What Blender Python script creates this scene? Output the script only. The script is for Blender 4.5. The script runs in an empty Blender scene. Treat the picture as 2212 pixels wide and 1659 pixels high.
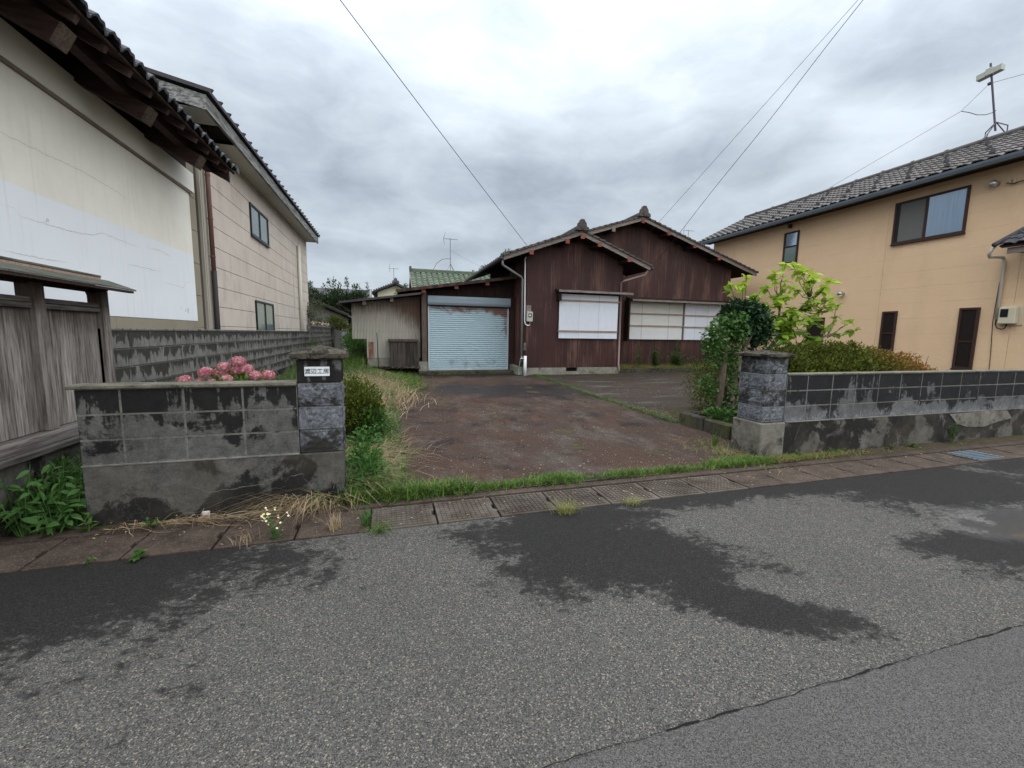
import bpy, math, random
from mathutils import Vector, Matrix, Euler
random.seed(11)
R = math.radians
sc = bpy.context.scene
COL = sc.collection

# ------------------------------------------------------------------ camera
pitch, roll, yaw = 0.1188, R(0.85), R(16.6)
fwd = Vector((math.cos(pitch)*math.sin(yaw), math.cos(pitch)*math.cos(yaw), -math.sin(pitch)))
rt0 = Vector((math.cos(yaw), -math.sin(yaw), 0)); up0 = rt0.cross(fwd)
rt = rt0*math.cos(roll) + up0*math.sin(roll); up = up0*math.cos(roll) - rt0*math.sin(roll)
cam = bpy.data.objects.new('camera', bpy.data.cameras.new('camera')); COL.objects.link(cam)
mw = Matrix((rt, up, -fwd)).transposed().to_4x4(); mw.translation = (0, 0, 1.5)
cam.matrix_world = mw
cam.data.sensor_width = 36; cam.data.lens = 905/2212*36
cam.data.clip_start = 0.05; cam.data.clip_end = 3000
sc.camera = cam
CAMP = Vector((0, 0, 1.5))

# ------------------------------------------------------------------ node helper
class G:
    def __init__(s, nt): s.nt = nt; nt.nodes.clear()
    def N(s, t, ins=None, out=0, **props):
        n = s.nt.nodes.new('ShaderNode'+t)
        for k, v in props.items(): setattr(n, k, v)
        for k, v in (ins or {}).items():
            sk = n.inputs[k]
            if isinstance(v, bpy.types.NodeSocket): s.nt.links.new(v, sk)
            else:
                if isinstance(v, tuple) and len(v) == 3 and sk.type == 'RGBA': v = v+(1,)
                sk.default_value = v
        return n.outputs[out] if len(n.outputs) else None
    def pos(s): return s.N('NewGeometry')
    def island(s): return s.N('NewGeometry', out='Random Per Island')
    def orand(s): return s.N('ObjectInfo', out='Random')
    def map(s, v, scale=(1,1,1), loc=(0,0,0), rot=(0,0,0), tex=False):
        return s.N('Mapping', {'Vector': v, 'Scale': scale, 'Location': loc, 'Rotation': rot}, vector_type='TEXTURE' if tex else 'POINT')
    def noise(s, v, sc_=5, det=5, rough=.6, dist=0., col=False):
        return s.N('TexNoise', {'Vector': v, 'Scale': sc_, 'Detail': det, 'Roughness': rough, 'Distortion': dist}, out=1 if col else 0)
    def vor(s, v, sc_=5, out='Distance', feat='F1'):
        return s.N('TexVoronoi', {'Vector': v, 'Scale': sc_}, out=out, feature=feat)
    def m(s, op, a, b=0., c=None):
        i = {0: a, 1: b}
        if c is not None: i[2] = c
        return s.N('Math', i, operation=op)
    def step(s, x, a, b, lo=0., hi=1.):
        return s.N('MapRange', {0: x, 1: a, 2: b, 3: lo, 4: hi})
    def mix(s, f, a, b, mode='MIX'):
        return s.N('Mix', {0: f, 6: a, 7: b}, out=2, data_type='RGBA', blend_type=mode)
    def sep(s, v, k): return s.N('SeparateXYZ', {0: v}, out='XYZ'.index(k))
    def ell(s, v, cx, cy, rx, ry, ang=0):
        q = s.map(v, (rx, ry, 1e4), (cx, cy, 0), (0, 0, R(ang)), tex=True)
        return s.m('SUBTRACT', 1., s.N('VectorMath', {0: q}, out='Value', operation='LENGTH'))
    def vary(s, c, amt=.15):      # brightness change from piece to piece
        f = s.step(s.orand(), 0, 1, 1-amt, 1+amt)
        return s.N('HueSaturation', {'Value': f, 'Color': c, 'Fac': 1.})
def mat(name, fn, rough=.85, spec=.12, metal=0., bump=None):
    m = bpy.data.materials.new(name); m.use_nodes = True
    g = G(m.node_tree)
    r = fn(g)
    if not isinstance(r, dict): r = {'col': r}
    ins = {'Base Color': r['col'], 'Roughness': r.get('rough', rough), 'Specular IOR Level': r.get('spec', spec), 'Metallic': metal}
    if 'h' in r:
        ins['Normal'] = g.N('Bump', {'Height': r['h'], 'Distance': r.get('d', .01), 'Strength': r.get('s', .5)})
    sh = g.N('BsdfPrincipled', ins)
    if 'trans' in r:
        tr = g.N('BsdfTranslucent', {'Color': r['col']})
        sh = g.N('MixShader', {0: r['trans'], 1: sh, 2: tr})
    g.N('OutputMaterial', {'Surface': sh})
    return m

# ------------------------------------------------------------------ world, sun, exposure
w = bpy.data.worlds.new('World'); sc.world = w; w.use_nodes = True
g = G(w.node_tree)
sky = g.N('TexSky', sky_type='NISHITA', sun_disc=False, sun_elevation=R(56), sun_rotation=R(164))
skyc = g.N('VectorMath', {0: sky, 'Scale': 0.10}, operation='SCALE')
d = g.N('NewGeometry', out='Incoming')
d = g.N('VectorMath', {0: d, 'Scale': -1.}, operation='SCALE')
dz = g.m('MAXIMUM', g.sep(d, 'Z'), 0.)
inv = g.m('DIVIDE', 1., g.m('ADD', dz, .28))
az = g.m('ARCTAN2', g.sep(d, 'X'), g.sep(d, 'Y')); el = g.m('ARCSINE', g.sep(d, 'Z'))
cl = g.N('VectorMath', {0: d, 'Scale': inv}, operation='SCALE')   # flat cloud deck
pd = g.map(d, (1, 1, 2.1))
warp = g.noise(pd, 2.6, 4, .55, col=True)
wv = g.N('VectorMath', {0: g.N('VectorMath', {0: warp, 1: (.5,.5,.5)}, operation='SUBTRACT'), 'Scale': .55}, operation='SCALE')
pw = g.N('VectorMath', {0: pd, 1: g.N('VectorMath', {0: wv, 'Scale': .55}, operation='SCALE')}, operation='ADD')
n1 = g.noise(g.map(pw, (1, 1, 1), (2.2, .4, 0)), 2.3, 3, .5)
n2 = g.noise(g.map(pw, (1, 1, 1.2), (5, 1, 0)), 5.2, 6, .58)
n3 = g.noise(g.map(cl, (1, 1, .2), (1, 4, 0)), 3.0, 6, .62)
v = g.m('ADD', g.m('ADD', g.m('MULTIPLY', n1, .42), g.m('MULTIPLY', n2, .40)), g.m('MULTIPLY', n3, .18))
v = g.step(v, .36, .62, 0., 1.)
# the cloud banks in this sky: azimuth, elevation, half sizes, weight
q = g.N('CombineXYZ', {0: az, 1: el}); q = g.N('VectorMath', {0: q, 1: g.N('VectorMath', {0: wv, 'Scale': .38}, operation='SCALE')}, operation='ADD')
for (ca, ce, ra, re_, wt) in ((-.13,.33,.24,.10,-.55), (-.02,.27,.22,.06,-.4), (.34,.31,.26,.085,-.6), (.66,.345,.24,.10,-.65), (-.22,.50,.30,.09,-.32), (1.08,.46,.24,.10,-.5), (.05,.16,.5,.03,-.3),
                              (.30,.50,.26,.13,.5), (.16,.42,.14,.05,.35), (.95,.35,.10,.10,.45), (-.42,.5,.12,.2,.35), (.85,.56,.3,.08,.2), (-.02,.11,.4,.05,.25), (-1.6,.5,.6,.2,-.4), (2.2,.5,.6,.2,-.4), (3,.3,.5,.15,-.4)):
    e_ = g.step(g.ell(q, ca, ce, ra, re_), 0, .75)
    v = g.m('ADD', v, g.m('MULTIPLY', e_, wt*.85))
v = g.step(v, -.28, 1.12)
cc = g.mix(v, (.152, .173, .198), (.330, .363, .394))
dz2 = g.m('POWER', dz, 2.6)
zen = g.m('ADD', .88, g.m('MULTIPLY', dz2, 3.2))                    # overcast sky brightens towards the zenith
cc = g.N('VectorMath', {0: cc, 'Scale': zen}, operation='SCALE')
fin = g.mix(.93, skyc, cc)
bg = g.N('Background', {'Color': fin, 'Strength': 1.})
g.N('OutputWorld', {'Surface': bg})
sun = bpy.data.objects.new('sun', bpy.data.lights.new('sun', 'SUN')); COL.objects.link(sun)
sun.data.energy = 1.5; sun.data.angle = R(140); sun.data.color = (1, .97, .93)
sun.rotation_euler = Euler((R(36), 0, R(16)))
sc.view_settings.view_transform = 'Standard'; sc.view_settings.look = 'None'
sc.view_settings.exposure = 1.25; sc.view_settings.gamma = 1; sc.view_settings.use_curve_mapping = False
sc.cycles.max_bounces = 5; sc.cycles.transparent_max_bounces = 16

# ------------------------------------------------------------------ geometry helper
WP = {}
class MB:
    def __init__(s): s.v = []; s.f = []
    def add(s, vs, fs):
        b = len(s.v); s.v += [tuple(p) for p in vs]; s.f += [tuple(b+i for i in f) for f in fs]; return s
    def box(s, x0, x1, y0, y1, z0, z1):
        return s.add([(x0,y0,z0),(x1,y0,z0),(x1,y1,z0),(x0,y1,z0),(x0,y0,z1),(x1,y0,z1),(x1,y1,z1),(x0,y1,z1)],
                     [(0,3,2,1),(4,5,6,7),(0,1,5,4),(1,2,6,5),(2,3,7,6),(3,0,4,7)])
    def bbox(s, x0, x1, y0, y1, z0, z1, b=.006):   # box with chamfered edges
        c = [(x0,x1),(y0,y1),(z0,z1)]; vs = []; idx = {}
        for i in (0,1):
            for j in (0,1):
                for k in (0,1):
                    for a in range(3):
                        p = [c[0][i], c[1][j], c[2][k]]
                        for q, t in enumerate((i,j,k)):
                            if q != a: p[q] += b if t == 0 else -b
                        idx[i,j,k,a] = len(vs); vs.append(p)
        fs = []
        def quad(l): fs.append(tuple(l))
        for a in range(3):
            o = [q for q in range(3) if q != a]
            for t in (0,1):
                l = []
                for (m_, n_) in ((0,0),(1,0),(1,1),(0,1)):
                    k = [0,0,0]; k[a] = t; k[o[0]] = m_; k[o[1]] = n_
                    l.append(idx[k[0],k[1],k[2],a])
                if (t == 0) != (a == 1): l.reverse()
                quad(l)
        for a in range(3):      # edges along axis a
            o = [q for q in range(3) if q != a]
            for (m_, n_) in ((0,0),(1,0),(1,1),(0,1)):
                l = []
                for t, ax in ((0,o[0]),(1,o[0]),(1,o[1]),(0,o[1])):
                    k = [0,0,0]; k[a] = t; k[o[0]] = m_; k[o[1]] = n_
                    l.append(idx[k[0],k[1],k[2],ax])
                quad(l)
        for i in (0,1):
            for j in (0,1):
                for k in (0,1): quad([idx[i,j,k,0], idx[i,j,k,1], idx[i,j,k,2]])
        return s.add(vs, fs)
    def hexa(s, p):             # 8 points, bottom ring then top ring
        return s.add(p, [(0,3,2,1),(4,5,6,7),(0,1,5,4),(1,2,6,5),(2,3,7,6),(3,0,4,7)])
    def prism(s, poly, axis, a0, a1):   # poly of 2d points extruded along axis
        n = len(poly)
        def P(q, a):
            return (a, q[0], q[1]) if axis == 'x' else (q[0], a, q[1]) if axis == 'y' else (q[0], q[1], a)
        vs = [P(q, a0) for q in poly]+[P(q, a1) for q in poly]
        return s.add(vs, [tuple(range(n))[::-1], tuple(range(n, 2*n))]+[(i, (i+1)%n, n+(i+1)%n, n+i) for i in range(n)])
    def bar(s, a, b, w_, h_):   # square bar between two points
        a = Vector(a); b = Vector(b); d_ = (b-a).normalized()
        u_ = d_.cross(Vector((0,0,1)))
        if u_.length < .05: u_ = Vector((1,0,0))
        u_.normalize(); n_ = u_.cross(d_)
        vs = []
        for p in (a, b):
            for i, j in ((-1,-1),(1,-1),(1,1),(-1,1)): vs.append(p+u_*i*w_/2+n_*j*h_/2)
        return s.add(vs, [(0,3,2,1),(4,5,6,7),(0,1,5,4),(1,2,6,5),(2,3,7,6),(3,0,4,7)])
    def tube(s, pts, rad, n=6, cap=True):
        pts = [Vector(p) for p in pts]; vs = []; k = len(pts)
        rs = rad if isinstance(rad, (list, tuple)) else [rad]*k
        for i, p in enumerate(pts):
            d_ = (pts[min(i+1, k-1)]-pts[max(i-1, 0)]).normalized()
            u_ = d_.cross(Vector((.13,.21,1)) if abs(d_.z) < .95 else Vector((1,0,.1))).normalized(); n_ = d_.cross(u_)
            for j in range(n):
                t = 2*math.pi*j/n; vs.append(p+(u_*math.cos(t)+n_*math.sin(t))*rs[i])
        fs = [(i*n+j, i*n+(j+1)%n, (i+1)*n+(j+1)%n, (i+1)*n+j) for i in range(k-1) for j in range(n)]
        if cap: fs += [tuple(range(n))[::-1], tuple(range((k-1)*n, k*n))]
        return s.add(vs, fs)
    def mesh(s, name, mt, c=(0,0,0), smooth=False):
        me = bpy.data.meshes.new(name)
        me.from_pydata([(a-c[0], b-c[1], e-c[2]) for a, b, e in s.v], [], s.f); me.update()
        if mt: me.materials.append(mt)
        if smooth: me.polygons.foreach_set('use_smooth', [True]*len(me.polygons))
        return me
def link(o, parent, wp):
    COL.objects.link(o); WP[o] = Vector(wp)
    if parent: o.parent = parent; o.location = Vector(wp)-WP[parent]
    else: o.location = wp
    return o
def tag(o, label=None, cat=None, group=None, kind=None):
    if label: o['label'] = label
    if cat: o['category'] = cat
    if group: o['group'] = group
    if kind: o['kind'] = kind
    return o
def thing(name, label, cat, loc=(0,0,0), group=None):
    o = bpy.data.objects.new(name, None); o.empty_display_size = .1
    link(o, None, loc); return tag(o, label, cat, group)
def part(name, mb, mt, parent=None, smooth=False, label=None, kind=None):
    n = len(mb.v)
    lo = [min(p[i] for p in mb.v) for i in range(3)]; hi = [max(p[i] for p in mb.v) for i in range(3)]
    c = Vector([(lo[i]+hi[i])/2 for i in range(3)])
    o = bpy.data.objects.new(name, mb.mesh(name, mt, c, smooth))
    link(o, parent, c); return tag(o, label, kind=kind)
def struct(name, mb, mt, smooth=False, kind='structure', label=None): return part(name, mb, mt, None, smooth, kind=kind, label=label)
def inst(name, me, loc, parent, rot=(0,0,0), scl=(1,1,1)):
    o = bpy.data.objects.new(name, me); link(o, parent, loc); o.rotation_euler = rot; o.scale = scl; return o
def many(name, me, mats, parent, limit=300, rest=None):   # mats: world matrices; nearest ones as parts, others joined
    mats = sorted(mats, key=lambda m_: (m_.translation-CAMP).length)
    for m_ in mats[:limit]:
        o = bpy.data.objects.new(name, me); COL.objects.link(o); o.parent = parent
        l, q, s_ = m_.decompose(); WP[o] = l.copy(); o.location = l-WP[parent]; o.rotation_mode = 'QUATERNION'; o.rotation_quaternion = q; o.scale = s_
    if len(mats) > limit:
        b = MB(); vs = [v_.co.copy() for v_ in me.vertices]; fs = [tuple(p.vertices) for p in me.polygons]
        for m_ in mats[limit:]: b.add([m_@v_ for v_ in vs], fs)
        part(rest or name+'_field', b, me.materials[0], parent, smooth=me.polygons[0].use_smooth, kind='stuff')
def dup(root, loc, rz=0, s_=1, label=None):
    r = root.copy(); COL.objects.link(r); r.location = loc; r.rotation_euler = (0,0,rz); r.scale = (s_,)*3
    if label: r['label'] = label
    for ch in list(root.children):
        c = ch.copy(); COL.objects.link(c); c.parent = r
        for gch in ch.children:
            e = gch.copy(); COL.objects.link(e); e.parent = c
    return r
U = random.uniform
def gz(x, y):                # level of the yard
    if y < 3.75: return 0.
    base = .02+(y-3.8)*.0155
    if x < .25: base += min(1, max(0, (y-5)/8))*.24*min(1, max(0, (.25-x)/1.0))
    return base

# ------------------------------------------------------------------ materials
def asph(dry, dark, patches, cs, warm):
    def fn(g):
        p = g.pos()
        v1 = g.vor(p, cs, 'Color'); val = g.sep(v1, 'X'); hue = g.sep(v1, 'Y')
        v2 = g.vor(p, cs*2.1, 'Color'); val2 = g.sep(v2, 'X')
        c = g.mix(g.step(val, 0, 1), tuple(k*.34 for k in dry), tuple(k*1.55 for k in dry))
        c = g.mix(g.step(val2, .74, .92, 0, .7), c, tuple(k*2.5 for k in dry))
        c = g.mix(g.step(val, .9, .96, 0, .85), c, warm)
        c = g.mix(g.step(hue, .9, .97, 0, .6), c, tuple(k*.3 for k in dry))
        big = g.noise(p, .8, 4, .6); c = g.mix(g.step(big, .35, .7, 0, .22), c, tuple(k*.6 for k in dry))
        rr = .82
        if patches:
            e = None
            for a in patches:
                q = g.ell(p, *a); e = q if e is None else g.m('MAXIMUM', e, q)
            nn = g.m('ADD', g.m('MULTIPLY', g.noise(p, 1.9, 10, .74, .15), .60), g.m('MULTIPLY', g.noise(g.map(p, (1,1.5,1)), 16, 7, .82, .2), .40))
            k = g.m('ADD', e, g.m('MULTIPLY', g.m('SUBTRACT', nn, .5), 4.6))
            fine = g.m('MULTIPLY', g.m('SUBTRACT', g.m('ADD', g.m('MULTIPLY', val, .5), g.m('MULTIPLY', val2, .5)), .5), .35)
            k = g.m('ADD', k, fine)
            wet = g.step(k, .06, .12)
            cd = g.mix(.82, c, dark)
            c = g.mix(wet, c, cd); rr = g.step(wet, 0, 1, .9, .75)
        sp = .10
        if patches:
            sh_ = g.step(g.m('ADD', g.ell(p, 4.95, 2.0, .75, .40, -6), g.m('MULTIPLY', g.m('SUBTRACT', g.noise(p, 3, 6, .7), .5), .9)), .05, .5)
            rr = g.m('SUBTRACT', rr, g.m('MULTIPLY', sh_, .42)); sp = g.m('ADD', .10, g.m('MULTIPLY', sh_, .45))
            li = g.step(g.m('ADD', g.ell(p, 4.78, 1.83, .2, .10, 0), g.m('MULTIPLY', g.m('SUBTRACT', g.noise(p, 22, 5, .75), .5), 3.)), .4, .55)
            c = g.mix(li, c, (.05,.026,.016))
        h = g.m('ADD', val, g.m('MULTIPLY', val2, .4))
        return {'col': c, 'rough': rr, 'h': h, 'd': .004, 's': .8, 'spec': sp}
    return fn
M = {}
M['asphalt_old'] = mat('asphalt_coarse', asph((.073,.069,.065), (.0085,.0082,.0082),
    [(-2.4,2.95,2.0,.75,-2), (-4.5,2.4,3.0,1.3,0), (1.35,2.95,.85,.42,3), (1.45,2.45,.95,.6,-22), (1.9,1.75,.62,.22,-40), (3.9,3.15,2.2,.3,-3),
     (5.6,2.9,1.5,.9,0), (4.2,1.75,.75,.3,-10), (5.6,1.8,1.2,.6,0), (9,2.5,3,1.2,0), (2.8,3.2,1.6,.2,0), (-5,1.2,1.5,.8,0)], 190, (.26,.23,.17)), spec=.3)
M['asphalt_new'] = mat('asphalt_fine', asph((.076,.073,.069), None, [], 250, (.15,.14,.12)))
def f_drive(g):
    p = g.pos()
    v1 = g.vor(p, 120, 'Color'); val = g.sep(v1, 'X')
    c = g.mix(g.step(g.noise(p, .9, 4, .6), .35, .68), (.070,.034,.0215), (.053,.034,.026))
    c = g.mix(g.step(val, 0, 1, 0, .75), c, (.014,.011,.010))
    c = g.mix(g.step(g.sep(g.vor(p, 260, 'Color'), 'X'), .82, .96, 0, .5), c, (.17,.15,.135))
    c = g.mix(g.step(g.noise(p, 38, 6, .85), .5, .66, 0, .55), c, (.02,.015,.013))
    c = g.mix(g.step(g.noise(g.map(p, (1,.35,1), (2,7,0)), 2.6, 6, .7), .56, .68, 0, .5), c, (.10,.052,.032))
    crk = g.vor(g.N('VectorMath', {0: p, 1: g.noise(p, 1.5, 6, .65, col=True)}, operation='ADD'), .9, feat='DISTANCE_TO_EDGE')
    c = g.mix(g.m('MULTIPLY', g.step(crk, .004, .016, .9, 0), g.step(g.noise(g.map(p, loc=(3,3,3)), 1.2, 4, .6), .45, .55)), c, (.008,.007,.007))
    ln = g.step(g.noise(g.map(p, (1,.6,1)), 1.7, 6, .7), .5, .72)
    c = g.mix(g.m('MULTIPLY', ln, g.step(val, .4, .95)), c, (.14,.14,.128))
    c = g.mix(g.step(g.noise(g.map(p, (1,1,1), (5,2,0)), 1.3, 7, .72), .54, .66, 0, .85), c, (.013,.011,.011))
    dk = g.m('ADD', g.ell(p, 3.1, 9.9, 3.6, 1.5, -14), g.m('MULTIPLY', g.m('SUBTRACT', g.noise(p, 1.4, 6, .65), .5), 1.8))
    c = g.mix(g.step(dk, .1, .5, 0, .8), c, (.013,.0115,.0125))
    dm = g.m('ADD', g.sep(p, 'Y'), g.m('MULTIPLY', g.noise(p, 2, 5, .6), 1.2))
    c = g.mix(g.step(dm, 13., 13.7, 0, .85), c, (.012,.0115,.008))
    c = g.mix(g.step(g.ell(p, 1.6, 12.2, 1.6, .45), 0, .5, 0, .5), c, (.075,.036,.026))
    return {'col': c, 'rough': g.step(dk, .1, .6, .85, .5), 'h': val, 'd': .005, 's': .6}
M['drive'] = mat('reddish_driveway_asphalt', f_drive)
def f_yard2(g):
    p = g.pos(); val = g.sep(g.vor(p, 70, 'Color'), 'X')
    q = g.map(p, (.5, 1.6, 1), rot=(0,0,-.25))
    c = g.mix(g.step(g.noise(q, 1.6, 6, .65), .38, .62), (.036,.025,.021), (.05,.039,.03))
    c = g.mix(g.step(g.noise(g.map(q, (1,1,1), (7,3,0)), 1.5, 6, .7), .56, .66, 0, .7), c, (.10,.105,.093))
    c = g.mix(g.step(val, .2, 1, 0, .5), c, (.03,.025,.02))
    return {'col': c, 'h': val, 'd': .005, 's': .6}
M['yard2'] = mat('mossy_brown_paving', f_yard2)
def f_soil(g):
    p = g.pos()
    c = g.mix(g.noise(p, 3, 6, .7), (.03,.022,.015), (.07,.05,.033))
    c = g.mix(g.step(g.noise(p, 11, 4, .7), .5, .65), c, (.05,.065,.02))
    return {'col': c, 'h': g.noise(p, 20, 6, .7), 'd': .03, 's': .8}
M['soil'] = mat('weedy_soil', f_soil)
def concrete(a, b, dark, dthr=.55, zdark=None, white=None, sc_=3.2, seed=0., crack=False, perobj=.12, tone=None, moss=None, drip=None):
    def fn(g):
        p = g.pos(); z = g.sep(p, 'Z')
        q = g.map(p, (1,1,1), (seed, seed*2, seed))
        c = g.mix(g.step(g.m('ADD', g.m('MULTIPLY', g.noise(q, 9, 8, .75), .6), g.m('MULTIPLY', g.noise(q, 2.4, 4, .6), .4)), .36, .62), tuple(k*.7 for k in a), tuple(k*1.1 for k in b))
        c = g.mix(g.step(g.noise(q, 26, 6, .85), .52, .64, 0, .4), c, tuple(k*.45 for k in a))
        c = g.mix(g.step(g.noise(q, 70, 3, .6), .5, .75, 0, .35), c, tuple(k*1.5 for k in b))
        k = g.m('ADD', g.noise(q, sc_, 8, .66, .35), g.m('MULTIPLY', g.m('SUBTRACT', g.orand(), .5), perobj))
        if zdark:
            for (z0, z1, amt) in zdark: k = g.m('ADD', k, g.step(z, z0, z1, 0, amt))
        if drip: k = g.m('ADD', k, g.m('MULTIPLY', g.step(z, drip[0], drip[1]), g.m('MULTIPLY', g.m('SUBTRACT', g.noise(g.map(p, (11,11,.7)), 1.4, 5, .6), .42), .9)))
        dk = g.step(g.m('ADD', k, g.m('MULTIPLY', g.m('SUBTRACT', g.noise(q, 40, 4, .7), .5), .10)), dthr, dthr+.05)
        c = g.mix(g.m('MULTIPLY', dk, .88), c, dark)
        if white:
            z0, z1 = white
            wn = g.m('ADD', g.m('MULTIPLY', g.noise(g.map(p, (1,1,.38), (seed,0,0)), 42, 6, .85), .8), g.m('MULTIPLY', g.noise(p, 5, 3, .6), .2))
            band = g.m('MULTIPLY', g.step(z, z0-.01, z0), g.step(z, z0+.015, z1, 1, 0))
            wk = g.step(g.m('ADD', wn, g.m('MULTIPLY', band, .22)), .66, .88)
            c = g.mix(g.m('MULTIPLY', g.m('MULTIPLY', wk, g.step(band, 0, .1)), .85), c, (.27,.29,.32))
        if tone: c = g.mix(g.step(g.noise(q, 2.1, 4, .6), .45, .7, 0, .6), c, tone)
        if moss: c = g.mix(g.step(g.noise(q, 5, 6, .7), .5, .62, 0, .7), c, moss)
        if crack:
            cr = g.vor(g.N('VectorMath', {0: q, 1: g.noise(q, 2.2, 6, .6, col=True)}, operation='ADD'), .8, feat='DISTANCE_TO_EDGE')
            c = g.mix(g.m('MULTIPLY', g.step(cr, .0005, .003, .25, 0), g.step(g.noise(g.map(q, loc=(9,1,4)), 1.3, 2, .5), .5, .58)), c, (.17,.165,.15))
        h = g.m('ADD', g.noise(q, 60, 4, .7), g.m('MULTIPLY', g.noise(q, 250, 2, .6), .5))
        return {'col': c, 'h': h, 'd': .004, 's': .7}
    return fn
M['blk_left'] = mat('stained_concrete_block', concrete((.055,.055,.052), (.115,.113,.105), (.0055,.0055,.006), .53, [(.74,.94,.12), (.62,.52,-.12)], (.47,.50), 3.0, 0, perobj=.08, drip=(.66,1.04)))
M['base_left'] = mat('stained_concrete_base', concrete((.048,.047,.045), (.115,.11,.10), (.006,.006,.006), .55, [(.28,.0,.24)], None, 2.2, 4, True, 0, tone=(.062,.053,.041)))
M['mortar'] = mat('mortar', concrete((.11,.107,.095), (.20,.193,.17), (.02,.02,.02), .6, sc_=6))
M['mortar_dark'] = mat('dirty_mortar', concrete((.085,.082,.074), (.16,.155,.138), (.02,.02,.02), .6, sc_=5))
M['cap'] = mat('lichen_concrete_cap', concrete((.085,.08,.062), (.17,.16,.125), (.035,.032,.026), .6, sc_=8, perobj=0))
M['pier'] = mat('rock_face_pier_block', lambda g: (lambda p: {'col': g.mix(g.step(g.m('ADD', g.noise(p, 5, 8, .72, .3), g.m('MULTIPLY', g.m('SUBTRACT', g.orand(), .5), .22)), .47, .56),
      g.mix(g.step(g.noise(p, 30, 6, .75, .6), .38, .66), (.05,.053,.058), (.19,.20,.222)), g.mix(g.noise(p, 12, 5, .6), (.016,.0155,.0155), (.04,.038,.036))),
      'h': g.m('ADD', g.noise(p, 28, 5, .7, .8), g.m('MULTIPLY', g.noise(p, 120, 3, .6), .3)), 'd': .009, 's': .8})(g.pos()))
M['pier_cap'] = mat('mossy_pier_cap', concrete((.03,.026,.02), (.085,.075,.058), (.012,.011,.009), .5, sc_=9, perobj=0, moss=(.03,.032,.016)))
M['blk_right'] = mat('blackened_concrete_block', concrete((.065,.067,.069), (.12,.12,.12), (.0055,.0055,.0062), .535, [(.55,.92,.16)], (.455,.66), 2.3, 7, perobj=.10, drip=(.6,1.04)))
M['base_right'] = mat('blackened_concrete_base', concrete((.05,.047,.042), (.12,.112,.10), (.007,.007,.0072), .455, None, None, 2.0, 12, True, 0, tone=(.07,.058,.044)))
def f_side(g):
    p = g.pos(); z = g.sep(p, 'Z')
    zz = g.m('FRACT', g.m('DIVIDE', g.m('SUBTRACT', z, .489), .198))
    c = g.mix(g.step(g.noise(p, 8, 7, .7), .3, .7), (.10,.098,.09), (.185,.18,.167))
    n = g.noise(g.map(p, (1,2.6,1.0)), 3.4, 6, .62, .4)
    k = g.m('ADD', n, g.step(zz, .1, .9, -.02, .19))
    k = g.m('ADD', k, g.step(z, 1.3, 1.5, 0, .06))
    c = g.mix(g.step(k, .575, .62, 0, .85), c, g.mix(g.noise(p, 20, 3, .6), (.012,.0115,.0115), (.033,.028,.025)))
    return {'col': g.vary(c, .12), 'h': g.noise(p, 70, 4, .7), 'd': .004, 's': .6}
M['blk_side'] = mat('dripped_grey_block', f_side)
M['slab'] = mat('brown_gutter_slab', lambda g: (lambda p: {'col': g.vary(g.mix(g.step(g.sep(g.vor(p, 130, 'Color'), 'X'), .8, .95, 0, .5), g.mix(g.step(g.noise(p, 5, 7, .7), .35, .68), (.034,.025,.020), (.082,.060,.048)), (.14,.115,.095)), .12), 'h': g.noise(p, 90, 4, .7), 'd': .004, 's': .7})(g.pos()))
M['slab_grid'] = mat('waffle_gutter_slab', lambda g: (lambda p: {'col': g.vary(g.mix(g.step(g.noise(p, 3, 6, .65), .4, .65), g.mix(g.noise(p, 60, 3, .6), (.036,.027,.022), (.072,.056,.046)), (.105,.09,.076)), .16), 'h': g.noise(p, 90, 4, .7), 'd': .004, 's': .6})(g.pos()))
def wood(a, b, zmix=None, sx=(18,18,1.1), amt=.25, sc_=3):
    def fn(g):
        p = g.pos()
        n = g.noise(g.map(p, sx), sc_, 7, .65, .3)
        c = g.mix(g.step(n, .33, .68), a, b)
        c = g.vary(c, amt)
        if zmix: c = g.mix(g.step(g.m('ADD', g.sep(p, 'Z'), g.m('MULTIPLY', g.noise(p, 7, 4, .6), .25)), zmix[0], zmix[1], 0, .8), c, zmix[2])
        return {'col': c, 'h': n, 'd': .004, 's': .6}
    return fn
M['fence'] = mat('weathered_grey_board', wood((.065,.055,.05), (.31,.28,.26), (1.55,1.8,(.03,.02,.017))))
M['fence_h'] = mat('weathered_rail', wood((.034,.028,.026), (.15,.135,.125), None, (16,1.0,16)))
M['fence_post'] = mat('weathered_post', wood((.085,.072,.066), (.33,.30,.275), (1.66,1.85,(.035,.022,.016))))
M['fence_roof'] = mat('mossy_board_roof', wood((.05,.05,.044), (.13,.135,.112), None, (14,1.5,14), .1))
M['dark_wood'] = mat('dark_brown_timber', wood((.016,.009,.008), (.045,.028,.024)))
M['eave_wood'] = mat('old_eave_timber', wood((.020,.011,.010), (.05,.030,.026), None, (1,14,14)))
M['rafter'] = mat('rafter_timber', wood((.04,.026,.023), (.085,.055,.047), None, (1,14,14)))
M['beam_end'] = mat('beam_timber', wood((.04,.027,.02), (.10,.075,.058), None, (1,14,14)))
M['barge'] = mat('weathered_bargeboard', wood((.10,.08,.07), (.24,.21,.19), None, (1.5,18,14), .08))
M['barge_grey'] = mat('peeling_white_fascia', wood((.03,.03,.03), (.36,.36,.35), None, (6,1.0,14), .05, 2.2))
M['red_paint'] = mat('faded_red_purlin_end', lambda g: g.vary(g.mix(g.noise(g.pos(), 30, 4, .6), (.13,.04,.032), (.24,.085,.07)), .15))
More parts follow.
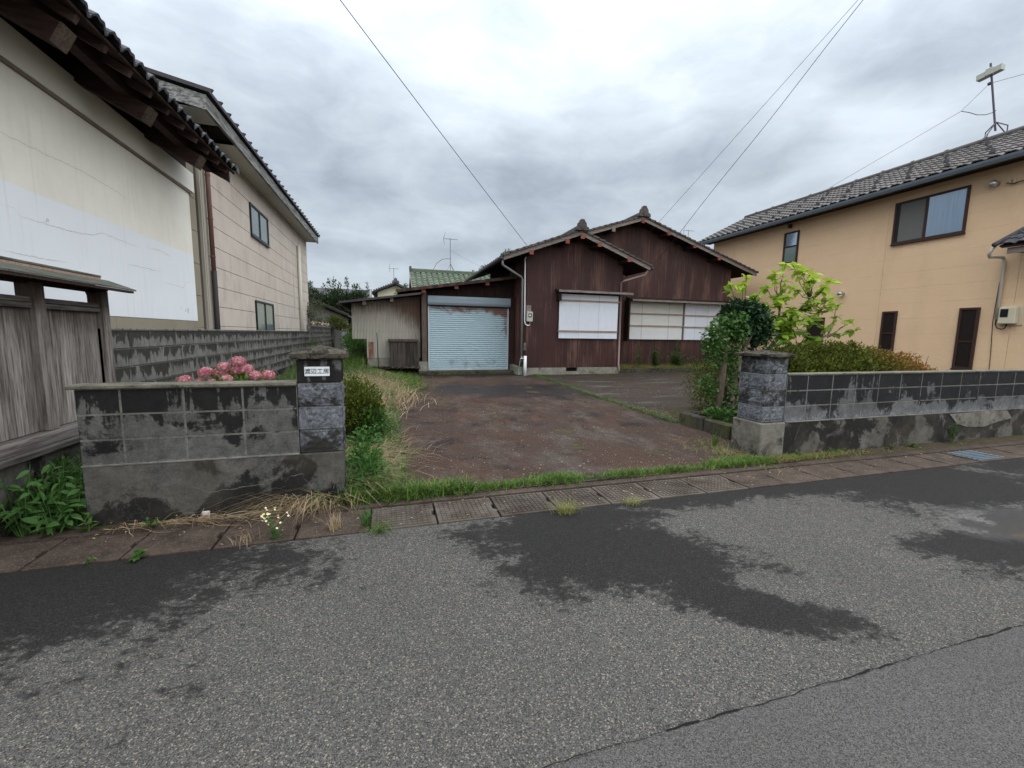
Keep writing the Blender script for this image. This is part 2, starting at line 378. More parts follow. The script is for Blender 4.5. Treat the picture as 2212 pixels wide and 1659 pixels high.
def f_brown(g):
    p = g.pos()
    q = g.map(p, (34,34,.28)); n = g.noise(q, 1., 4, .6)
    q2 = g.map(p, (90,90,.8)); n2 = g.noise(q2, 1., 3, .6)
    big = g.noise(g.map(p, (1.6,1,.35)), 1.4, 5, .6)
    c = g.mix(g.noise(p, 2.2, 5, .6), (.017,.0065,.006), (.048,.018,.0155))
    k = g.m('ADD', g.m('ADD', g.m('MULTIPLY', n, .55), g.m('MULTIPLY', n2, .45)), g.m('MULTIPLY', g.m('SUBTRACT', big, .5), .8))
    c = g.mix(g.step(k, .51, .645, 0, .75), c, (.15,.078,.058))
    c = g.mix(g.step(g.orand(), .0, 1, 0, .35), c, (.055,.018,.014))
    return {'col': c, 'h': n2, 'd': .002, 's': .3, 'spec': .35}
M['brown_sheet'] = mat('brown_corrugated_sheet', f_brown, rough=.6)
def f_creamsheet(g):
    p = g.pos(); z = g.sep(p, 'Z'); x = g.sep(p, 'X')
    c = g.mix(g.noise(g.map(p, (8,8,.6)), 2, 5, .6), (.28,.265,.225), (.40,.385,.34))
    r = g.m('ADD', g.step(z, 1.55, 2.35, 0, .62), g.step(x, .0, 1.0, 0, .5))
    r = g.m('ADD', r, g.m('MULTIPLY', g.m('SUBTRACT', g.noise(g.map(p, (16,16,1.)), 2, 6, .65), .5), 1.0))
    c = g.mix(g.step(r, .36, .8, 0, .88), c, (.085,.042,.028))
    return {'col': g.vary(c, .06), 'rough': .6}
M['cream_sheet'] = mat('rust_streaked_cream_sheet', f_creamsheet)
M['white_sheet'] = mat('white_corrugated_board', lambda g: g.vary(g.mix(g.noise(g.map(g.pos(), (5,5,1)), 3, 5, .6), (.52,.55,.60), (.62,.65,.70)), .03), rough=.5)
M['ivory_sheet'] = mat('yellowed_corrugated_board', lambda g: g.vary(g.mix(g.step(g.m('ADD', g.sep(g.pos(), 'Z'), g.m('MULTIPLY', g.noise(g.pos(), 3, 4, .6), .8)), 1.9, 3.2), (.58,.59,.59), (.46,.465,.41)), .03), rough=.55)
M['batten'] = mat('raw_batten', wood((.20,.13,.09), (.36,.27,.21), None, (2,18,18), .15))
def f_shut(g):
    p = g.pos(); z = g.sep(p, 'Z'); x = g.sep(p, 'X')
    c = g.mix(g.noise(g.map(p, (1,1,3)), 3, 5, .6), (.29,.39,.44), (.36,.46,.51))
    r = g.m('ADD', g.step(z, 1.98, 2.32, 0, .72), g.m('MULTIPLY', g.step(x, 3.3, 3.95, 0, .62), g.step(z, .9, 1.6, .4, 1)))
    r = g.m('ADD', r, g.m('MULTIPLY', g.m('SUBTRACT', g.noise(g.map(p, (1.3,1,1.2)), 3.2, 7, .7), .5), 1.5))
    c = g.mix(g.step(r, .44, .78, 0, .88), c, (.15,.058,.032))
    d_ = g.m('MULTIPLY', g.step(g.noise(p, 4, 6, .7), .5, .66), g.step(z, .45, .75, .6, 0))
    c = g.mix(d_, c, (.09,.09,.075))
    return {'col': c, 'rough': .5}
M['shutter'] = mat('pale_blue_shutter_slat', f_shut)
M['shutter_box'] = mat('grey_blue_shutter_box', lambda g: g.mix(g.noise(g.map(g.pos(), (1,1,4)), 2, 5, .6), (.16,.20,.235), (.24,.29,.33)), rough=.45)
M['alu'] = mat('painted_metal_guide', lambda g: g.mix(g.noise(g.pos(), 5, 4, .6), (.33,.38,.40), (.45,.5,.52)), rough=.4)
def f_tile(a, b, amt=.2):
    def fn(g):
        p = g.pos(); c = g.mix(g.step(g.noise(p, 14, 6, .7), .3, .7), a, b)
        return {'col': g.vary(c, amt), 'h': g.noise(p, 60, 3, .6), 'd': .003, 's': .4, 'rough': .75}
    return fn
M['tile_old'] = mat('weathered_grey_tile', f_tile((.035,.03,.028), (.11,.10,.09)))
M['tile_black'] = mat('dark_glazed_tile', f_tile((.045,.045,.052), (.11,.11,.12)))
M['tile_brown'] = mat('brown_roof_tile', f_tile((.085,.077,.073), (.155,.142,.136), .3))
M['tile_green'] = mat('green_roof_tile', f_tile((.055,.075,.055), (.15,.185,.135), .18))
M['roof_metal'] = mat('dark_metal_roofing', lambda g: g.mix(g.noise(g.pos(), 6, 5, .6), (.035,.032,.036), (.07,.064,.068)), rough=.5)
M['rust_roof'] = mat('rusty_dark_roof_edge', lambda g: g.mix(g.step(g.noise(g.pos(), 5, 6, .65), .45, .6), (.03,.022,.02), (.09,.045,.032)), rough=.7)
def f_plaster(g):
    p = g.pos(); z = g.sep(p, 'Z'); y = g.sep(p, 'Y')
    zz = g.m('ADD', z, g.m('MULTIPLY', g.noise(p, .7, 3, .5), .05))
    cream = g.mix(g.step(g.noise(p, 1.6, 6, .65), .35, .7), (.715,.69,.62), (.79,.77,.70))
    white = g.mix(g.noise(p, 2.2, 5, .6), (.70,.73,.76), (.76,.79,.82))
    c = g.mix(g.step(zz, 2.905, 2.925), white, cream)
    pe = g.m('ADD', g.m('MAXIMUM', g.ell(g.N('CombineXYZ', {0: y, 1: z}), 9.15, 1.83, .30, .13, 0), g.ell(g.N('CombineXYZ', {0: y, 1: z}), 5.95, 2.66, .13, .09, 0)),
             g.m('MULTIPLY', g.m('SUBTRACT', g.noise(g.map(p, (1,1.6,1)), 11, 7, .78), .5), 5.2))
    pe = g.step(pe, .86, .95)
    c = g.mix(g.m('MULTIPLY', pe, .7), c, (.25,.24,.21))
    drip = g.step(g.noise(g.map(p, (1,9,.5)), 1.5, 5, .65), .55, .75, 0, .16)
    c = g.mix(drip, c, (.3,.28,.24))
    return {'col': c, 'h': g.noise(p, 30, 5, .6), 'd': .002, 's': .4}
M['plaster'] = mat('cracked_white_plaster', f_plaster, rough=.85)
M['plaster_band'] = mat('cream_plaster_frieze', lambda g: g.mix(g.noise(g.pos(), 2, 5, .65), (.71,.69,.63), (.78,.76,.70)), rough=.85)
M['beige_board'] = mat('beige_wall_board', lambda g: g.vary(g.mix(g.noise(g.pos(), 2.5, 5, .6), (.22,.19,.145), (.30,.265,.205)), .12))
M['trim_brown'] = mat('taupe_trim', lambda g: g.mix(g.noise(g.pos(), 3, 4, .6), (.17,.14,.125), (.25,.21,.19)))
M['cream_trim'] = mat('cream_metal_trim', lambda g: g.mix(g.noise(g.map(g.pos(), (6,6,.6)), 3, 4, .6), (.26,.235,.19), (.46,.43,.37)))
def f_siding(g):
    p = g.pos()
    c = g.mix(g.step(g.noise(p, 1.1, 6, .65), .35, .7), (.49,.43,.375), (.57,.51,.45))
    dr = g.noise(g.map(p, (1,1.5,.55)), 1.3, 6, .68)
    c = g.mix(g.step(dr, .53, .72, 0, .55), c, (.30,.255,.22))
    return {'col': c, 'h': g.noise(p, 120, 3, .6), 'd': .002, 's': .4}
M['siding_beige'] = mat('dusty_beige_siding', f_siding)
M['soffit'] = mat('white_soffit', lambda g: g.mix(g.noise(g.pos(), 2, 4, .6), (.50,.49,.44), (.58,.57,.52)))
def f_orange(g):
    p = g.pos(); y = g.sep(p, 'Y')
    c = g.mix(g.noise(p, 1.2, 5, .6), (.63,.435,.27), (.71,.51,.335))
    h = g.m('ADD', g.noise(g.map(p, (1,.7,1.5)), 15, 5, .7, .4), g.m('MULTIPLY', g.noise(g.map(p, (1,.6,1.8)), 24, 3, .6), .35))
    c = g.mix(g.step(h, .45, .9, 0, .35), c, (.62,.44,.28))
    st = g.step(g.noise(g.map(p, (1,1.3,.4)), 1.1, 6, .65), .5, .75, 0, .3)
    c = g.mix(st, c, (.46,.32,.20))
    return {'col': c, 'h': h, 'd': .014, 's': .7}
M['siding_orange'] = mat('embossed_apricot_siding', f_orange)
flat = lambda a, b=None, s_=6: (lambda g: g.mix(g.noise(g.pos(), s_, 4, .6), a, b or tuple(k*1.25 for k in a)))
M['joint'] = mat('sealant_joint', flat((.36,.24,.145)))
M['crack_grey'] = mat('plaster_crack', flat((.30,.28,.25)))  # flat grey of the thin strips drawn as plaster cracks
M['joint_beige'] = mat('dark_siding_joint', flat((.13,.11,.095)))
M['frame_brown'] = mat('bronze_window_frame', flat((.045,.026,.022)), rough=.4)
M['frame_black'] = mat('black_window_frame', flat((.016,.018,.02)), rough=.35)
M['screen_dark'] = mat('dark_brown_screen', flat((.018,.013,.012)), rough=.35)
M['glass_green'] = mat('frosted_green_glass', flat((.10,.135,.13), (.16,.2,.19), 2), rough=.12, spec=.9)
M['curtain'] = mat('pale_blue_curtain', lambda g: g.mix(g.step(g.noise(g.map(g.pos(), (1,9,.4)), 2.2, 4, .55), .35, .65), (.40,.50,.585), (.50,.60,.68)))
M['screen_grey'] = mat('grey_insect_screen', flat((.11,.11,.105), (.16,.16,.15), 40), rough=.6)
M['pvc_grey'] = mat('grey_drainpipe', flat((.14,.14,.145), (.22,.22,.22), 4), rough=.45)
M['pvc_pink'] = mat('faded_pink_drainpipe', flat((.30,.21,.19), (.4,.3,.28), 4), rough=.5)
M['pvc_redbrown'] = mat('maroon_drainpipe', flat((.13,.065,.055), (.19,.10,.085), 4), rough=.5)
M['pvc_dark'] = mat('dark_pipe', flat((.035,.03,.03)), rough=.5)
M['pvc_cream'] = mat('cream_pipe', flat((.48,.45,.38), (.58,.55,.47), 4), rough=.5)
M['pvc_white'] = mat('white_pipe', flat((.62,.64,.66), (.72,.73,.74), 4), rough=.4)
M['gutter_blue'] = mat('blue_grey_gutter', flat((.07,.085,.10), (.11,.13,.15), 3), rough=.35)
M['steel'] = mat('vent_steel', flat((.45,.45,.46)), rough=.3, metal=.7)
M['meter'] = mat('meter_case', flat((.32,.33,.29), (.38,.39,.35)), rough=.5)
M['meter_cream'] = mat('cream_meter_case', flat((.50,.45,.33), (.56,.5,.38)), rough=.5)
M['black'] = mat('black_plastic', flat((.012,.012,.014)), rough=.4)
M['wire'] = mat('black_cable', flat((.02,.02,.022)), rough=.5)
M['mast'] = mat('galvanised_mast', flat((.16,.16,.17), (.24,.24,.25)), rough=.45, metal=.4)
M['mast_dark'] = mat('painted_mast', flat((.075,.06,.08)), rough=.45)
M['antenna_box'] = mat('ivory_antenna_panel', flat((.36,.38,.33), (.42,.44,.38)), rough=.5)
M['plate'] = mat('white_nameplate', flat((.62,.65,.69), (.68,.7,.74), 10), rough=.35)
M['ink'] = mat('black_lettering', flat((.012,.012,.014)), rough=.5)
M['hose'] = mat('green_hose', flat((.05,.16,.09)), rough=.4)
M['rust'] = mat('rusty_plate', lambda g: g.mix(g.step(g.noise(g.pos(), 6, 6, .7), .42, .6), (.15,.06,.035), (.23,.16,.13)), rough=.8)
M['grate'] = mat('blue_grey_grating', flat((.075,.105,.135), (.14,.18,.215), 9), rough=.45)
M['dark_hole'] = mat('dark_recess', flat((.008,.008,.008)))
M['box_wood'] = mat('blackened_planks', wood((.018,.015,.013), (.075,.066,.058), None, (12,12,1)))
M['post_wood'] = mat('old_shed_post', wood((.05,.033,.028), (.15,.115,.10), None, (14,14,1)))
M['moss_edge'] = mat('mossy_step', concrete((.03,.027,.02), (.07,.062,.05), (.012,.012,.01), .55, sc_=6, moss=(.06,.075,.012)))
M['pier_base'] = mat('streaked_pier_base', concrete((.07,.065,.054), (.17,.16,.135), (.018,.017,.015), .56, [(.3,.0,.14)], None, 3.5, 3, tone=(.2,.185,.155)))
M['found'] = mat('foundation_concrete', concrete((.16,.155,.13), (.25,.245,.215), (.06,.055,.045), .62, sc_=3, tone=(.14,.12,.06)))
M['yellow_wall'] = mat('pale_yellow_wall', flat((.55,.53,.40), (.60,.58,.45), 2))
M['grey_wall'] = mat('pale_grey_wall', flat((.34,.33,.30), (.4,.39,.36), 2))
M['mark_white'] = mat('marker_white', flat((.5,.46,.45), (.6,.56,.55), 30)); M['mark_red'] = mat('marker_red', flat((.42,.17,.15), (.5,.2,.18), 30))
def leaf(a, b, c_=None, trans=.25, rough=.5, tip=None):
    def fn(g):
        r = g.island(); c = g.mix(r, a, b)
        if c_: c = g.mix(g.step(g.m('FRACT', g.m('MULTIPLY', r, 7.3)), .7, .95), c, c_)
        c = g.mix(g.step(g.noise(g.pos(), 3.2, 3, .5), .4, .65, 0, .35), c, tuple(k*.5 for k in a))
        if tip: c = g.mix(g.step(g.m('ADD', g.sep(g.pos(), tip[0]), g.m('MULTIPLY', g.noise(g.pos(), 4, 3, .6), tip[4])), tip[1], tip[2], 0, .9), c, tip[3])
        return {'col': c, 'trans': trans, 'rough': rough}
    return fn
M['lf_weed'] = mat('weed_leaf', leaf((.035,.085,.022), (.075,.16,.04), (.11,.21,.06)))
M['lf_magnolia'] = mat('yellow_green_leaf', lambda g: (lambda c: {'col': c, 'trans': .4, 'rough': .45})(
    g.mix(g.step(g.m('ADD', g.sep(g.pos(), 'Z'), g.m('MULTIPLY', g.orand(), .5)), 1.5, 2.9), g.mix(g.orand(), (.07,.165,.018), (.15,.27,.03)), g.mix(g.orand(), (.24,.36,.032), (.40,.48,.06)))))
M['lf_camellia'] = mat('glossy_dark_leaf', leaf((.010,.028,.012), (.022,.055,.02), (.035,.075,.03), .12, .28))
M['lf_ivy'] = mat('ivy_leaf', leaf((.035,.085,.02), (.07,.15,.035), (.11,.19,.05)))
M['lf_hedge'] = mat('olive_hedge_leaf', leaf((.03,.044,.007), (.10,.12,.018), (.18,.19,.032), .2, .6, ('X', 8.9, 10.2, (.24,.12,.035), 1.4)))
M['lf_azalea'] = mat('azalea_leaf', leaf((.035,.06,.01), (.095,.12,.018), (.15,.15,.02), .2))
M['lf_mag_low'] = mat('broad_low_leaf', leaf((.03,.08,.02), (.07,.16,.03)))
M['lf_far'] = mat('distant_foliage', leaf((.018,.036,.015), (.04,.07,.026), (.07,.10,.04), .15))
M['lf_pale'] = mat('pale_thin_foliage', leaf((.07,.10,.05), (.14,.17,.09), None, .2))
M['grass'] = mat('green_grass', leaf((.05,.105,.020), (.105,.185,.032), (.2,.25,.07), .3))
M['grass_mix'] = mat('mixed_grass', leaf((.045,.10,.024), (.10,.185,.042), (.2,.23,.09), .3))
M['grass_dry'] = mat('dry_straw_grass', leaf((.26,.18,.10), (.44,.33,.20), (.5,.42,.28), .25))
M['grass_yel'] = mat('yellowing_grass', leaf((.16,.17,.05), (.3,.27,.1), (.12,.2,.04), .25))
M['hyd_pink'] = mat('pink_floret', leaf((.42,.10,.16), (.60,.27,.30), (.60,.50,.38), .2))
M['hyd_leaf'] = mat('hydrangea_leaf', leaf((.06,.11,.02), (.17,.25,.04)))
M['bark'] = mat('brown_bark', wood((.05,.038,.028), (.15,.12,.09), None, (14,14,3)))
M['bark_grey'] = mat('grey_bark', wood((.06,.052,.044), (.15,.135,.115), None, (14,14,3)))
M['petal'] = mat('white_petal', flat((.75,.75,.72))); M['yolk'] = mat('yellow_disc', flat((.6,.42,.04)))

# ================================================================== setting
LS = {'ground': 'bare soil ground stretching beyond the plots', 'road': 'coarse grey asphalt road with dark damp patches', 'road_far_lane': 'finer grey asphalt lane nearest the viewer', 'road_seam': 'ragged dark seam between the two asphalt lanes', 'yard_soil': 'weedy brown soil around the driveway', 'back_yard_soil': 'soil strip running back past the shed', 'driveway': 'reddish brown worn asphalt driveway up to the shutter', 'side_yard_paving': 'mossy brown paving before the set-back house', 'gutter_edge': 'narrow concrete edge behind the gutter slabs', 'gutter_channel': 'dark channel below the gutter slabs'}
def grid(x0, x1, y0, y1, nx, ny, zf):
    b = MB(); vs = []; 
    for j in range(ny+1):
        for i in range(nx+1):
            x = x0+(x1-x0)*i/nx; y = y0+(y1-y0)*j/ny; vs.append((x, y, zf(x, y)))
    fs = [(j*(nx+1)+i, j*(nx+1)+i+1, (j+1)*(nx+1)+i+1, (j+1)*(nx+1)+i) for j in range(ny) for i in range(nx)]
    return b.add(vs, fs)
struct('ground', MB().add([(-1500,-1500,-.12),(1500,-1500,-.12),(1500,1500,-.12),(-1500,1500,-.12)], [(0,1,2,3)]), M['soil'])
struct('road', MB().add([(-60,1.2,-.004),(60,1.2,-.004),(60,3.19,-.004),(-60,3.19,-.004)], [(0,1,2,3)]), M['asphalt_old'])
struct('road_far_lane', MB().add([(-60,-6,-.001),(60,-6,-.001),(60,1.2,-.001),(-60,1.2,-.001)], [(0,1,2,3)]), M['asphalt_new'])
b = MB(); x = -6.
ya = 1.2
while x < 9:                       # ragged seam between the two asphalt lanes
    x2 = x+U(.02, .06); yb = 1.2+U(-.005, .005)+.002*math.sin(x*3.1); wd = U(.0008, .0035)*(1.5 if math.sin(x*7)>.3 else .6)
    b.add([(x, ya-wd, .0025), (x2, yb-wd, .0025), (x2, yb+wd, .0025), (x, ya+wd, .0025)], [(0,1,2,3)]); x = x2; ya = yb
struct('road_seam', b, M['dark_hole'])
soil = grid(-2.7, 14.9, 3.74, 15.5, 150, 110, lambda x, y: gz(x, y)-.012+.012*math.sin(x*5+y*3)*math.cos(y*4.3-x) + (.13 if x > 4.95 and 4.1 < y < 6.6 else 0))
struct('yard_soil', soil, M['soil'], smooth=True)
struct('back_yard_soil', grid(-2.7, 1.5, 15.5, 40, 12, 24, lambda x, y: .38), M['soil'])
struct('driveway', grid(-.12, 4.68, 3.73, 13.62, 48, 90, lambda x, y: .02+(y-3.8)*.0155+.004*math.sin(x*2.2+y)), M['drive'], smooth=True)
struct('side_yard_paving', grid(4.62, 13.2, 5.9, 13.2, 30, 30, lambda x, y: .03+(y-3.8)*.0155), M['yard2'])
b = MB().box(-60, 60, 3.63, 3.735, -.1, .012)
struct('gutter_edge', b, M['slab'])
struct('gutter_channel', MB().box(-60, 60, 3.19, 3.63, -.115, -.08), M['dark_hole'])
root = thing('gutter_cover', 'row of square concrete slabs covering the roadside gutter', 'gutter cover', (0,3.4,0))
def slab_mesh(gridded, seed):
    rr = random.Random(seed); b = MB(); w_ = .255-rr.uniform(.002,.007)
    poly = [(-w_,-.208),(w_,-.208),(w_,-.05),(w_-.022,-.035),(w_-.022,.045),(w_,.06),(w_,.208),(-w_,.208)]
    b.prism(poly, 'z', -.08, 0)
    if gridded:
        nx_, ny_ = 11, 9
        for i in range(nx_):
            for j in range(ny_):
                cx = -w_+.028+(2*w_-.062)*(i+.5)/nx_; cy = -.19+.38*(j+.5)/ny_; r_ = .0155
                t = .009
                b.add([(cx-r_,cy-r_,0.0005),(cx+r_,cy-r_,0.0005),(cx+r_,cy+r_,0.0005),(cx-r_,cy+r_,0.0005),(cx-r_*.8,cy-r_*.8,t),(cx+r_*.8,cy-r_*.8,t),(cx+r_*.8,cy+r_*.8,t),(cx-r_*.8,cy+r_*.8,t)],
                      [(4,5,6,7),(0,1,5,4),(1,2,6,5),(2,3,7,6),(3,0,4,7)])
    return b
plain = [slab_mesh(False, i).mesh('slab', M['slab']) for i in range(2)]
waffle = slab_mesh(True, 5).mesh('slab', M['slab_grid'])
xs = -8.42
i = 0
while xs < 12.5:
    cx = xs+.258
    gr = -.25 < xs < 2.95
    if not (7.1 < cx < 7.7):
        o = inst('slab', waffle if gr else plain[i%2], (cx, 3.41, U(-.002,.002)), root, (U(-.004,.004),U(-.006,.006),U(-.006,.006)))
    xs += .5165; i += 1
part('slab_row', MB().box(-60, -8.45, 3.2, 3.62, -.08, 0).box(12.6, 60, 3.2, 3.62, -.08, 0), M['slab'], root, kind='stuff')
gt = thing('drain_grate', 'blue-grey metal drain grate set among the gutter slabs at right', 'drain grate', (7.42,3.42,0))
part('frame', MB().box(7.12,7.16,3.21,3.62,-.03,.0).box(7.68,7.72,3.21,3.62,-.03,.0).box(7.16,7.68,3.21,3.24,-.03,.0).box(7.16,7.68,3.59,3.62,-.03,.0), M['slab'], gt)
me = MB().box(-.255,.255,-.010,.010,-.02,.006).mesh('bar', M['grate'])
for k in range(7): inst('bar', me, (7.42, 3.266+.051*k, 0), gt)

for o_ in list(sc.objects):
    if o_.parent is None and o_.name in LS: o_['label'] = LS[o_.name]
# ================================================================== block walls
def block_me(l, h, t, mt, b_=.006, name='block'):
    return MB().bbox(-l/2, l/2, -t/2, t/2, -h/2, h/2, b_).mesh(name, mt)
lw = thing('block_wall', 'stained grey block wall three courses high beside the nameplate pier', 'wall', (-1.5,3.86,0))
part('base', MB().bbox(-2.195,-.385,3.79,3.99,-.05,.472,.01), M['base_left'], lw)
part('mortar', MB().box(-2.19,-.725,3.8035,3.925,.472,1.05), M['mortar_dark'], lw)
zc = [.479, .671, .863]
for r_ in range(3):
    for (a, b_) in ((-2.195,-1.93),(-1.922,-1.528),(-1.520,-1.126),(-1.118,-.727)):
        o = inst('block', block_me(b_-a-.004, .181, .13, M['blk_left'], .004), ((a+b_)/2, 3.866, zc[r_]+.092), lw)
part('coping', MB().bbox(-2.235,-.722,3.775,3.955,1.052,1.082,.006), M['cap'], lw)
part('mortar_bead', MB().bbox(-2.195,-.725,3.786,3.80,.466,.481,.003), M['mortar'], lw)
lp = thing('gate_pier', 'block gate pier with white nameplate and mossy pyramid cap', 'gate pier', (-.55,3.9,.47), 'gate piers')
part('core', MB().box(-.71,-.388,3.812,3.99,.472,1.27), M['mortar'], lp)
def rough_block(x0,x1,y0,y1,z0,z1,mt,parent,face='y', amp=.01, seed=0):
    b = MB().bbox(x0,x1,y0,y1,z0,z1,.006)
    rr = random.Random(seed)
    def panel(ax):
        n1, n2 = 9, 6; vs = []
        for j in range(n2+1):
            for i in range(n1+1):
                e = i in (0,n1) or j in (0,n2)
                t = (0.001 if e else .003+rr.random()*amp)
                zz = z0+.022+(z1-z0-.044)*j/n2
                if ax == 'y': vs.append((x0+.028+(x1-x0-.056)*i/n1, y0-t, zz))
                elif ax == 'x0': vs.append((x0-t, y1-.028-(y1-y0-.056)*i/n1, zz))
                else: vs.append((x1+t, y0+.028+(y1-y0-.056)*i/n1, zz))
        b.add(vs, [(j*(n1+1)+i, j*(n1+1)+i+1, (j+1)*(n1+1)+i+1, (j+1)*(n1+1)+i) for j in range(n2) for i in range(n1)])
    for f in face.split(','): panel(f)
    return part('block', b, mt, parent)
for k in range(4):
    z0 = .476+k*.199
    rough_block(-.719,-.381,3.795,3.998,z0,z0+.192,M['pier'] if k < 3 else M['blk_left'],lp,'y,x1' if k < 3 else 'x1',.009,k)
def capmesh(x0,x1,y0,y1,z0,z1,zt,seed):
    rr = random.Random(seed); b = MB(); n = 10; ring0 = []; ring1 = []; ring2 = []
    pts = []
    for s_ in range(4):
        for i in range(n):
            t = i/n
            pts.append([(x0+(x1-x0)*t,y0),(x1,y0+(y1-y0)*t),(x1-(x1-x0)*t,y1),(x0,y1-(y1-y0)*t)][s_])
    cx, cy = (x0+x1)/2, (y0+y1)/2; N_ = len(pts); vs = []
    for lev, (f_, z_) in enumerate(((.93,z0),(1.,z0+.008),(1.,z1),(.62,z1+(zt-z1)*.42),(.3,z1+(zt-z1)*.75))):
        for p in pts:
            j_ = rr.uniform(-.006,.006) if lev in (1,2) else rr.uniform(-.004,.004)
            vs.append((cx+(p[0]-cx)*f_+j_, cy+(p[1]-cy)*f_+j_, z_+rr.uniform(-.006,.006)))
    vs.append((cx,cy,zt)); vs.append((cx,cy,z0))
    fs = [(l*N_+i, l*N_+(i+1)%N_, (l+1)*N_+(i+1)%N_, (l+1)*N_+i) for l in range(4) for i in range(N_)]
    fs += [(4*N_+i, 4*N_+(i+1)%N_, 5*N_) for i in range(N_)]+[((i+1)%N_, i, 5*N_+1) for i in range(N_)]
    return b.add(vs, fs)
part('cap', capmesh(-.765,-.335,3.745,4.045,1.272,1.318,1.385,3), M['pier_cap'], lp)
npl = part('nameplate', MB().bbox(-.66,-.468,3.783,3.795,1.128,1.206,.002), M['plate'], lp)
tc = bpy.data.curves.new('lettering', 'FONT'); tc.body = '渡辺工房'; tc.size = .0475; tc.align_x = 'CENTER'; tc.align_y = 'CENTER'; tc.extrude = .0006; tc.offset = .0003; tc.space_character = .98
tc.materials.append(M['ink'])
tmp = bpy.data.objects.new('tmp', tc); COL.objects.link(tmp); bpy.context.view_layer.update()
tme = bpy.data.meshes.new_from_object(tmp.evaluated_get(bpy.context.evaluated_depsgraph_get())); bpy.data.objects.remove(tmp)
to = bpy.data.objects.new('lettering', tme); link(to, npl, (-.564, 3.7815, 1.166)); to.rotation_euler = (R(90), 0, 0)

rw = thing('block_wall', 'long blackened block wall running right from the plain gate pier', 'wall', (8.5,4.06,0))
part('base', MB().bbox(4.425,14.2,3.985,4.19,-.05,.447,.01), M['base_right'], rw)
part('mortar', MB().box(4.775,14.2,4.0025,4.115,.447,1.04), M['mortar_dark'], rw)
part('patch', MB().prism([(7.9,.425),(8.9,.44),(9.25,.43),(9.4,.3),(9.05,.26),(8.75,.2),(8.35,.21),(8.1,.27)], 'y', 3.976, 3.99), M['pier_base'], rw)
me = block_me(.4135, .184, .118, M['blk_right'], .004); me2 = block_me(.334, .184, .118, M['blk_right'], .005)
for r_ in range(3):
    inst('block', me2, (4.948, 4.059, .548+r_*.196), rw)
    for k in range(21): inst('block', me, (5.334+k*.4265, 4.059+U(-.001,.001), .548+r_*.196), rw)
part('coping', MB().bbox(4.772,14.2,3.985,4.135,1.04,1.058,.004), M['cap'], rw)
part('mortar_bead', MB().bbox(4.79,14.2,3.981,3.998,.440,.456,.003), M['mortar'], rw)
rp = thing('gate_pier', 'plain gate pier of rock-faced blocks at the right driveway edge', 'gate pier', (4.6,4.2,.45), 'gate piers')
part('core', MB().box(4.44,4.762,4.014,4.385,.447,1.262), M['mortar'], rp)
for k in range(4):
    z0 = .452+k*.2025
    rough_block(4.43,4.768,4.002,4.395,z0,z0+.196,M['pier'],rp,'y,x0',.012,20+k)
part('base', MB().bbox(4.405,4.79,3.98,4.44,-.05,.446,.012), M['pier_base'], rp)
part('cap', capmesh(4.375,4.825,3.95,4.45,1.264,1.30,1.35,8), M['pier_cap'], rp)

sw = thing('block_wall', 'tall grey block boundary wall with dark drip stains, running back', 'wall', (-2.76,11,0))
part('footing', MB().box(-2.86,-2.70,5.2,17.1,-.1,.485), M['base_right'], sw)
part('mortar', MB().box(-2.85,-2.722,5.21,17.08,.485,1.475), M['mortar'], sw)
me = MB().bbox(-.07,.07,-.1935,.1935,-.0925,.0925,.004).mesh('block', M['blk_side'])
for r_ in range(5):
    for k in range(29): inst('block', me, (-2.78+U(-.0015,.0015), 5.42+k*.4, .587+r_*.198), sw)
part('coping', MB().bbox(-2.86,-2.70,5.2,17.1,1.478,1.500,.004), M['blk_side'], sw)
part('end_post', MB().bbox(-2.87,-2.69,5.12,5.198,0,1.5,.006), M['base_right'], sw)
sw2 = thing('block_wall', 'farther grey block wall with a dark post, left of the shed', 'wall', (-2.76,26,.3))
part('mortar', MB().box(-2.85,-2.722,17.15,36,.3,1.725), M['mortar'], sw2)
for r_ in range(7):
    for k in range(30): inst('block', me, (-2.78, 17.4+k*.4, .43+r_*.198), sw2)
part('pilaster', MB().bbox(-2.84,-2.55,28.6,28.9,.3,1.92,.01), M['dark_wood'], sw2)
part('pilaster', MB().bbox(-2.86,-2.6,23.0,23.2,.3,1.76,.01), M['base_right'], sw2)

sw3 = thing('block_wall', 'low grey block wall closing the strip behind the shed', 'wall', (-.5,33,.3))
part('mortar', MB().box(-2.7,2.5,33.02,33.12,.2,1.72), M['mortar'], sw3)
me3 = MB().bbox(-.1935,.1935,-.07,.07,-.0925,.0925,.004).mesh('block', M['blk_side'])
for r_ in range(7):
    for k in range(7): inst('block', me3, (-2.45+k*.4, 33.05, .43+r_*.198), sw3)
